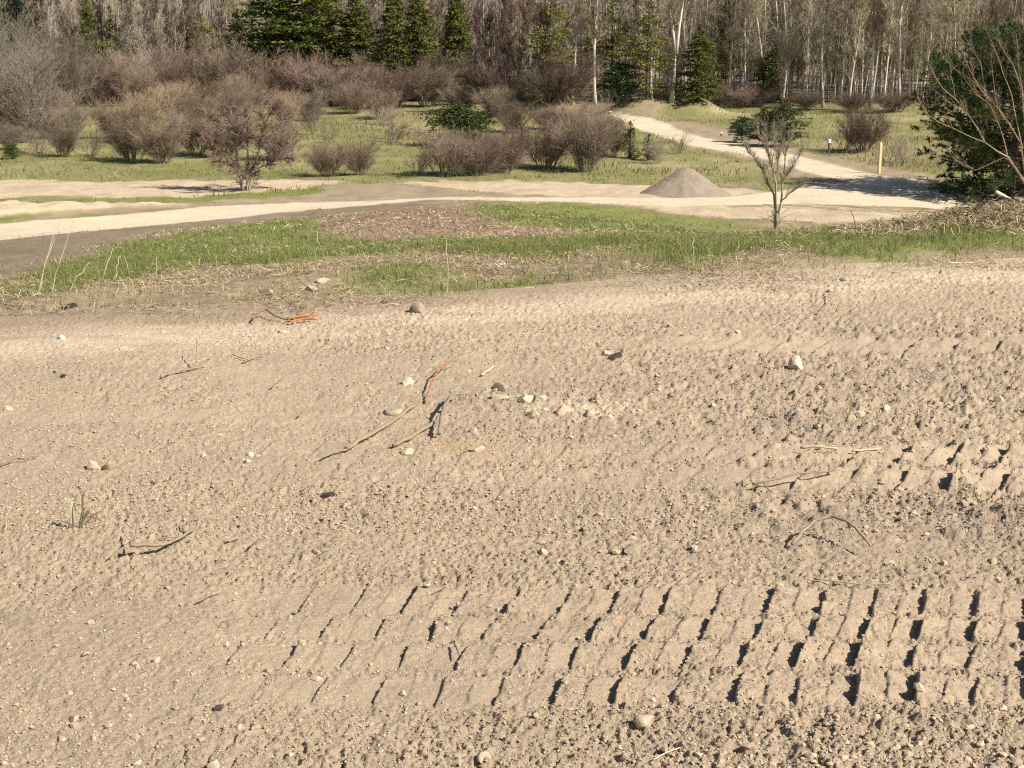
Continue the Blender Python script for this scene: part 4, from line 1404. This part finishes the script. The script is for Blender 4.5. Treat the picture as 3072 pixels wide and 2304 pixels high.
STONES = [
 (1255, 924, 46, 36, GREY, 'round grey brown cobble below the grass edge near the centre'),
 (184, 1011, 22, 22, (.70, .66, .56), 'small bright white stone at the left below the grass'),
 (1220, 1141, 34, 44, CREAM, 'white angular stone left of the orange twig'),
 (2390, 1090, 46, 48, (.62, .50, .36), 'large tan stone standing upright on the right side'),
 (1817, 1059, 28, 28, PALE, 'pale stone beside the black charred chip'),
 (1578, 1196, 46, 34, CREAM, 'largest pale chunk in the patch of broken stone'),
 (1622, 1190, 34, 22, PALE, 'flat pale stone right of the largest chunk in the broken patch'),
 (1500, 1190, 44, 24, PALE, 'flat tan slab left of the largest chunk in the broken patch'),
 (1500, 1160, 48, 30, GREY, 'weathered grey brown lump above the broken stone patch'),
 (1790, 1190, 26, 26, PALE, 'pale stone at the right end of the broken patch'),
 (1600, 1240, 46, 30, (.47, .375, .255), 'crumbling buff lump low in the broken patch, left one'),
 (1690, 1232, 44, 34, (.47, .375, .26), 'crumbling buff lump low in the broken patch, middle one'),
 (1765, 1240, 36, 28, (.47, .375, .255), 'crumbling buff lump low in the broken patch, right one'),
 (1820, 1250, 36, 24, PALE, 'small squared pale block right of the buff lumps'),
 (281, 1397, 44, 34, (.52, .42, .31), 'pale left stone of the touching pair at the left'),
 (332, 1396, 48, 36, TAN, 'darker right stone of the touching pair at the left'),
 (752, 1362, 22, 20, CREAM, 'upper cream chip of the small pair left of centre'),
 (775, 1366, 18, 14, CREAM, 'tiny cream chip right of the small pair left of centre'),
 (742, 1384, 24, 22, PALE, 'lower pale stone of the small pair left of centre'),
 (660, 1303, 18, 12, CREAM, 'small pale pebble left above the cream pair'),
 (2512, 839, 20, 14, (.70, .67, .60), 'small white stone on the right just below the grass'),
 (2535, 838, 30, 15, PALE, 'cream stone touching the small white one on the right'),
 (2488, 871, 20, 16, CREAM, 'pale pebble below the small white stone on the right'),
 (970, 841, 36, 26, (.52, .42, .31), 'pinkish pale rock in the grass edge, upper of a pair'),
 (936, 864, 32, 22, (.50, .40, .30), 'pale rock in the grass edge, lower left of a pair'),
 (809, 875, 22, 16, (.56, .46, .35), 'single buff stone in the litter left of the pale rock pair'),
 (848, 994, 22, 18, PALE, 'pale round stone under the dry orange stems'),
 (2330, 1240, 16, 36, CREAM, 'narrow upright pale sliver of stone on the right'),
 (2580, 1240, 28, 24, CREAM, 'cream stone below the flat smoothed patch'),
 (2660, 1224, 26, 22, PALE, 'pale stone right of the cream one below the smoothed patch'),
 (2993, 1193, 34, 28, CREAM, 'broken pale stone near the right edge'),
 (2140, 1214, 18, 16, CREAM, 'small pale pebble left of the narrow sliver'),
 (1897, 1648, 56, 28, TAN, 'flat tan stone in the crumbly soil right of centre'),
 (1628, 1656, 26, 20, PALE, 'buff pebble left of the flat tan stone'),
 (1284, 1763, 24, 14, CREAM, 'white pebble just above the main tyre print'),
 (1372, 1813, 12, 14, CREAM, 'tiny white pebble at the top edge of the main tyre print'),
 (1930, 2162, 60, 60, (.50, .395, .27), 'buff broken chunk below the main tyre print'),
 (1458, 2273, 44, 40, PALE, 'pale angular stone at the bottom of the photo near the middle'),
 (640, 2292, 36, 36, PALE, 'pale pointed stone at the bottom edge on the left'),
 (872, 2261, 22, 16, CREAM, 'cream pebble near the bottom edge left of centre'),
 (412, 2286, 26, 18, PALE, 'pale pebble near the bottom left corner'),
 (745, 2030, 16, 14, (.66, .60, .50), 'white chip lying in the faint left end of the print'),
 (2094, 2264, 26, 22, CREAM, 'cream pebble at the bottom right of the middle'),
 (2910, 2180, 22, 18, CREAM, 'cream pebble near the bottom right corner'),
 (1183, 1232, 60, 26, (.44, .35, .25), 'half buried soil-coated stone left of the orange twig foot'),
 (1420, 1290, 26, 22, PALE, 'buff stone between the grey stick and the broken patch'),
 (1432, 1347, 40, 20, (.58, .45, .30), 'orange buff stone below the grey forked stick'),
 (1225, 1355, 40, 18, (.58, .45, .30), 'yellowish stone under the grey forked stick'),
 (500, 1475, 14, 12, PALE, 'tiny pebble right of the green sprout'),
 (24, 1225, 26, 20, PALE, 'buff stone at the left edge'),
]
for k, (X, Y, a, b, c, lab) in enumerate(STONES):
    stone(X, Y, a, b, c, lab, 800+k)

# ------------------------------------------------------------------ sticks, twigs and chips
def stick(name, pts, r0, r1, color, label, lift=0.0, arch=None, forks=(), cat='stick', n=6, seed=1, color2=None):
    g = np.random.default_rng(seed)
    pts = np.array(pts, float)
    P = ground_at(pts[:, 0], pts[:, 1])
    P[:, 2] = soil_z(P[:, 0], P[:, 1])
    sc = depth_of(P[0])/F
    t = np.linspace(0, 1, max(8, len(P)*3))
    k = np.linspace(0, 1, len(P))
    Q = np.stack([np.interp(t, k, P[:, a]) for a in range(3)], -1)
    R = np.interp(t, [0, 1], [r0*sc, r1*sc])
    Q[1:-1] += g.normal(size=(len(t)-2, 3))*R[1:-1, None]*.25
    Q[:, 2] += R*.8+.006+lift
    if arch is not None:
        Q[:, 2] += np.interp(t, np.linspace(0, 1, len(arch)), arch)
    base = Q[0].copy()
    mb = MB()
    c2 = np.array(color2 if color2 is not None else color)
    cc = np.array(color)[None]*(1-t[:, None])+c2[None]*t[:, None]
    mb.tube(Q-base, R, n, np.vstack([np.repeat(cc, n, 0), cc[-1:], cc[:1]]))
    e = plant(name, [('shaft', mb.mesh('shaft', 'stick', True))], base, 1, 0, label, cat)
    for f in forks:
        (fp, fr0, fr1, farch) = f
        fp = np.array(fp, float)
        A = ground_at(fp[:, 0], fp[:, 1])
        A[:, 2] = soil_z(A[:, 0], A[:, 1])+.008+lift
        A = np.stack([np.interp(np.linspace(0, 1, 6), np.linspace(0, 1, len(A)), A[:, a]) for a in range(3)], -1)
        A[:, 2] += np.interp(np.linspace(0, 1, 6), np.linspace(0, 1, len(farch)), farch)
        mf = MB()
        mf.tube(A-base, np.linspace(fr0*sc, fr1*sc, 6), 5, np.broadcast_to(np.array(color), (6*5+2, 3)))
        obj('side_twig', mf.mesh('side_twig', 'stick', True), e)
BR, GR, OR, DK, ST = (.25, .19, .13), (.30, .26, .21), (.33, .14, .055), (.06, .045, .035), (.55, .44, .27)
stick('stick', [(1040, 1360), (1110, 1318), (1190, 1268), (1262, 1214)], 7.5, 5, BR, 'long straight brown stick lying left of the orange twig', .006, seed=2,
      forks=[([(1040, 1360), (1010, 1368), (965, 1384)], 4, 2.5, [0, .005, 0])])
stick('forked_stick', [(1180, 1350), (1225, 1325), (1300, 1280)], 5.5, 7, BR, 'shorter stick lying beside the silver forked piece', .004, seed=3)
stick('forked_stick', [(1318, 1318), (1325, 1282), (1330, 1262), (1352, 1222), (1380, 1200)], 6, 4, (.22, .18, .14), 'silvery grey forked stick with a black hollow beside it', .012, [0, .03, .035, .03, .01], seed=4,
      forks=[([(1328, 1270), (1310, 1262), (1292, 1258)], 5, 3, [.03, .02, .0]), ([(1340, 1240), (1350, 1215), (1400, 1200)], 4, 2, [.03, .03, .01])])
stick('orange_twig', [(1276, 1212), (1292, 1180), (1318, 1145), (1345, 1118), (1375, 1106)], 2.6, 1.5, OR, 'thin bright orange twig arching up from the stick', .0, [0, .03, .05, .05, .03], cat='twig', seed=5,
      forks=[([(1325, 1140), (1350, 1125), (1362, 1106)], 2, 1.2, [.05, .05, .05])])
stick('twig', [(1445, 1132), (1480, 1108)], 3, 2.5, ST, 'pale dry twig lying right of the orange twig', .004, seed=6, cat='twig')
stick('broken_twig', [(392, 1673), (430, 1668), (470, 1662), (500, 1655), (545, 1630), (588, 1603)], 7, 4, BR, 'knotty broken twig at the lower left below the sprout', .012, [.02, .015, .01, .005, .0, 0], cat='twig', seed=7,
      forks=[([(405, 1670), (412, 1650), (418, 1625)], 3.5, 2.5, [.02, .04, .06]), ([(400, 1672), (360, 1678), (330, 1690)], 3, 1.6, [.01, .015, 0]), ([(575, 1612), (570, 1600), (572, 1590)], 3, 2, [.0, .02, .03])])
stick('root', [(2375, 1650), (2410, 1632), (2445, 1618), (2500, 1616), (2560, 1640), (2610, 1672)], 5, 4, (.30, .23, .16), 'curved dark root arching out of the soil on the right', .01, [0, .03, .05, .06, .055, .02], cat='root', seed=8,
      forks=[([(2500, 1616), (2535, 1622), (2555, 1655)], 3, 2, [.06, .06, .03]), ([(2450, 1618), (2480, 1604), (2500, 1600)], 3.5, 2.5, [.05, .05, .04])])
stick('twig', [(2258, 1478), (2290, 1478), (2340, 1468), (2400, 1456), (2460, 1446), (2512, 1434)], 4, 2.5, (.24, .18, .125), 'long dark twig lying across the right of the middle', .014, [.01, .02, .02, .02, .015, .01], cat='twig', seed=9,
      forks=[([(2290, 1478), (2300, 1490), (2322, 1498)], 2.4, 1.4, [.02, .01, 0]), ([(2258, 1478), (2252, 1468), (2250, 1458)], 2.5, 1.5, [.01, .02, .03]), ([(2500, 1438), (2518, 1425), (2522, 1410)], 2.4, 1.4, [.01, .02, .03])])
stick('twig', [(2400, 1362), (2450, 1368), (2510, 1374)], 4, 3.5, ST, 'pale straw coloured twig above the long dark one', .02, seed=10, cat='twig')
stick('twig', [(2555, 1364), (2640, 1362)], 3.4, 2.4, ST, 'second pale twig in line right of the first', .01, seed=11, cat='twig')
stick('twig', [(758, 968), (775, 955), (800, 952), (830, 962), (862, 968)], 2.8, 2.2, (.20, .12, .08), 'thin brown wavy twig left of the orange stems', .006, [0, .02, .03, .01, 0], cat='twig', seed=12)
stick('orange_twig', [(862, 968), (900, 960), (950, 955)], 4, 2, OR, 'upper bright orange stem below the grass on the left', .012, cat='twig', seed=13,
      forks=[([(890, 962), (920, 955), (945, 950)], 2.4, 1.2, [.02, .02, .02])])
stick('orange_twig', [(868, 972), (910, 965), (955, 966)], 3.2, 2, (.45, .16, .05), 'lower orange stem below the grass on the left', .006, cat='twig', seed=14)
stick('twig', [(482, 1140), (520, 1126), (570, 1116), (605, 1108)], 2.6, 3.2, (.26, .19, .13), 'curved brown twig on the left with an upright shoot', .006, cat='twig', seed=15, forks=[([(585, 1112), (592, 1095), (594, 1078)], 2, 1.4, [.0, .05, .09])])
stick('twig', [(700, 1072), (745, 1085)], 2.6, 2, ST, 'pale straw twig lying above the left middle', .004, cat='twig', seed=16)
stick('twig', [(728, 1095), (765, 1080), (790, 1078)], 2.2, 1.8, (.22, .16, .11), 'dark thin twig crossing beside the pale straw one', .004, cat='twig', seed=17)
stick('twig', [(815, 1172), (835, 1152), (848, 1142)], 2.2, 1.6, (.22, .16, .11), 'short slanting twig left of centre', .004, cat='twig', seed=18)
stick('twig', [(896, 1258), (925, 1228)], 2.4, 2, (.25, .19, .12), 'short slanting twig above the long stick', .004, cat='twig', seed=19)
stick('twig', [(0, 1408), (40, 1388), (58, 1385), (70, 1388), (115, 1378)], 2.2, 2, (.20, .14, .10), 'dark crooked twig at the left edge', .006, cat='twig', seed=20)
stick('twig', [(590, 1818), (630, 1800), (668, 1788)], 2.6, 1.8, (.25, .19, .12), 'thin straight twig above the left end of the tyre print', .006, cat='twig', seed=21)
stick('twig', [(232, 1772), (268, 1740)], 2.4, 1.6, (.25, .19, .12), 'thin slanting twig left of the print on bare soil', .006, cat='twig', seed=22)
stick('twig', [(1305, 1790), (1355, 1760)], 1.8, 1.4, (.30, .23, .15), 'fine straw twig above the main tyre print', .004, cat='twig', seed=23)
stick('twig', [(2440, 1745), (2520, 1752), (2600, 1758), (2670, 1755)], 2.4, 1.8, (.33, .26, .17), 'long fine twig along the top edge of the main print', .006, cat='twig', seed=24)
stick('twig', [(2450, 948), (2480, 925), (2500, 905), (2505, 885)], 2, 1.6, (.25, .18, .12), 'thin upright bent twig at the upper right of the soil', .004, [0, .01, .03, .05], cat='twig', seed=25)
stick('twig', [(1365, 1945), (1378, 1985)], 4.0, 2.2, (.22, .15, .11), 'short dark stick end in the middle of the tyre print', .012, cat='stick', seed=26)
stick('twig', [(1960, 2292), (2000, 2270), (2040, 2255)], 2.6, 2, ST, 'pale straw stem at the bottom right of the middle', .004, cat='twig', seed=27)
stick('twig', [(480, 1625), (560, 1618)], 1.8, 1.5, (.28, .21, .14), 'fine straight twig above the knotty broken twig', .004, cat='twig', seed=28)
stick('twig', [(682, 1634), (720, 1622)], 3, 2, (.30, .22, .14), 'flat tan splinter right of the knotty twig', .004, cat='twig', seed=29)
stick('twig', [(752, 1655), (778, 1630)], 3, 2.2, (.16, .11, .08), 'dark short twig right of the tan splinter', .008, cat='twig', seed=30)
stick('dry_branch', [(2985, 640), (3030, 615), (3062, 596)], 7, 5, (.60, .50, .38), 'pale bleached branch on the dry heap at the right edge', .16, [0, .05, .09], cat='branch', seed=31)
stick('reed_stem', [(2840, 802), (2925, 800)], 2.2, 1.8, (.52, .43, .28), 'pale reed stem lying in the litter at the right', .02, cat='stem', seed=33)

def chip(X, Y, pts, t, color, label, name='charred_chip', rz=0.0):
    p = gp(X, Y)
    sc = depth_of(p)/F
    p[2] = soil_z(p[0], p[1])[0]+.006
    n = len(pts)
    V = [((a)*sc, (b)*sc*1.6, 0) for a, b in pts]+[((a)*sc*.8, (b)*sc*1.3, t*sc) for a, b in pts]
    Q = [(i, (i+1) % n, n+(i+1) % n, n+i) for i in range(n)]
    T = [(0, i+1, i) for i in range(1, n-1)]+[(n, n+i, n+i+1) for i in range(1, n-1)]
    me = mesh_from(name, np.array(V), np.array(T), np.array(Q), 'stick', np.broadcast_to(np.array(color), (2*n, 3)))
    o = obj(name, me, loc=p)
    o.rotation_euler = (.15, -.2, rz)
    tag(o, label, 'wood chip', 'dark chips on the soil')
chip(1846, 1078, [(-26, -7), (-8, -9), (24, 0), (26, 7), (4, 8), (-24, 2)], 12, DK, 'black charred chip beside a pale stone right of centre', rz=.25)
chip(985, 1492, [(-24, -5), (10, -6), (26, -2), (22, 4), (-20, 6)], 9, (.07, .05, .04), 'dark bark chip below the long stick', rz=-.1)
chip(657, 2130, [(-16, -5), (12, -6), (16, 2), (-10, 6)], 9, (.10, .06, .055), 'dark purplish chip below the faint end of the print', rz=.15)
chip(190, 1134, [(-8, -3), (7, -4), (9, 3), (-6, 4)], 7, DK, 'tiny black chip on the left of the soil', rz=.1)
chip(205, 928, [(-30, -4), (0, -6), (34, 2), (20, 6), (-24, 4)], 12, (.06, .045, .035), 'black rotten wood lying at the left edge of the litter', rz=-.2)
chip(1500, 798, [(-16, -2), (14, -3), (18, 2), (-12, 3)], 5, (.78, .78, .74), 'small white scrap lying in the grass right of centre', 'white_scrap')

# sprout and dry stalks
def sprout_tuft():
    p = gp(238, 1588)
    p[2] = soil_z(p[0], p[1])[0]
    g = np.random.default_rng(33)
    e = plant('grass_sprout', [], p, 1, 0, 'small green and cream sprout with curled dry leaves on the left', 'sprout')
    sc = depth_of(p)/F
    specs = [((-20, 0), (-12, 80), .10, (.60, .55, .38)), ((-16, 0), (-14, 70), .08, (.20, .26, .06)), ((0, 0), (60, 62), .11, (.62, .58, .42)), ((-6, 0), (50, 40), .10, (.58, .52, .36)),
             ((5, 0), (72, 45), .07, (.25, .20, .12)), ((10, 0), (30, 110), .05, (.24, .18, .11)), ((-4, 0), (26, 60), .06, (.22, .28, .07)), ((14, 0), (90, 24), .05, (.30, .24, .13)), ((-10, 0), (-50, 30), .04, (.30, .24, .15))]
    for (bx, by), (tx, ty), wd, c in specs:
        n = 7
        t = np.linspace(0, 1, n)
        x = (bx+(tx-bx)*t)*sc
        z = (ty*sc)*np.sin(t*math.pi*.62)/math.sin(math.pi*.62)*1.05-.004
        yv = g.normal()*.02*t
        w_ = wd*.085*np.sin(np.clip(t*2.6+.35, 0, math.pi))+.0007
        a = g.uniform(0, 6.28)
        s = np.array([math.cos(a)*.7, math.sin(a), .45])
        C = np.stack([x, yv, z], -1)
        V = np.vstack([C-s*w_[:, None], C+s*w_[:, None]])
        Q = [(i, i+1, n+i+1, n+i) for i in range(n-1)]
        obj('leaf', mesh_from('leaf', V, None, np.array(Q), 'grass', np.broadcast_to(np.array(c), V.shape)), e)
sprout_tuft()

STALKS = [((110, 882), (145, 745), (188, 655), 'tallest dry stalk at the left, leaning right across the pale track'), ((112, 880), (140, 780), (165, 715), 'thin dry stalk left of the tallest one'),
          ((150, 880), (178, 790), (222, 660), 'dry stalk with a long tip right of the tallest one'), ((198, 878), (230, 830), (268, 787), 'short slanting dry stalk in the left clump'),
          ((300, 855), (315, 810), (338, 745), 'dry stalk standing alone right of the left clump'), ((345, 850), (350, 800), (358, 768), 'short upright dry stalk near the lone one'),
          ((390, 830), (380, 795), (374, 768), 'short dry stalk leaning left in the green grass'), ((468, 832), (470, 800), (470, 770), 'straight dry stalk standing in the green grass'),
          ((597, 805), (598, 780), (598, 768), 'small pale stalk right of the straight one'), ((9, 885), (8, 872), (8, 858), 'tiny stalk at the very left edge'),
          ((1345, 890), (1342, 800), (1337, 680), 'thin tall stalk in the middle of the bank'), ((2078, 800), (2080, 745), (2080, 712), 'upright straw stalk right of centre on the bank'),
          ((2865, 790), (2870, 730), (2868, 680), 'green upright stalk in the litter on the right'), ((2565, 668), (2560, 650), (2552, 632), 'dark thin stalk on the crest right of the bare tree'),
          ((965, 740), (952, 715), (950, 690), 'pale tuft stalk standing left of the mulch')]
for k, (a, b, c, lab) in enumerate(STALKS):
    p = gp(*a)
    y = p[1]
    q = [p-p, at_depth(b[0], b[1], y)-p, at_depth(c[0], c[1], y+.1)-p]
    q[0] = np.array([0, 0, -.03])
    mb = MB()
    sc = depth_of(p)/F
    t = np.linspace(0, 1, 7)
    q = np.stack([np.interp(t, [0, .5, 1], np.array(q)[:, i]) for i in range(3)], -1)
    q[1:-1] += np.random.default_rng(k).normal(size=(5, 3))*.004
    mb.tube(q, np.linspace(1.7*sc, .8*sc, 7), 4, np.broadcast_to(np.array([.44, .36, .23]) if k not in (12, 13) else np.array([.16, .16, .06]), (30, 3)))
    plant('dry_stalk', [('stem', mb.mesh('stem', 'straw'))], p, 1, 0, lab, 'stalk', 'dry stalks on the bank')
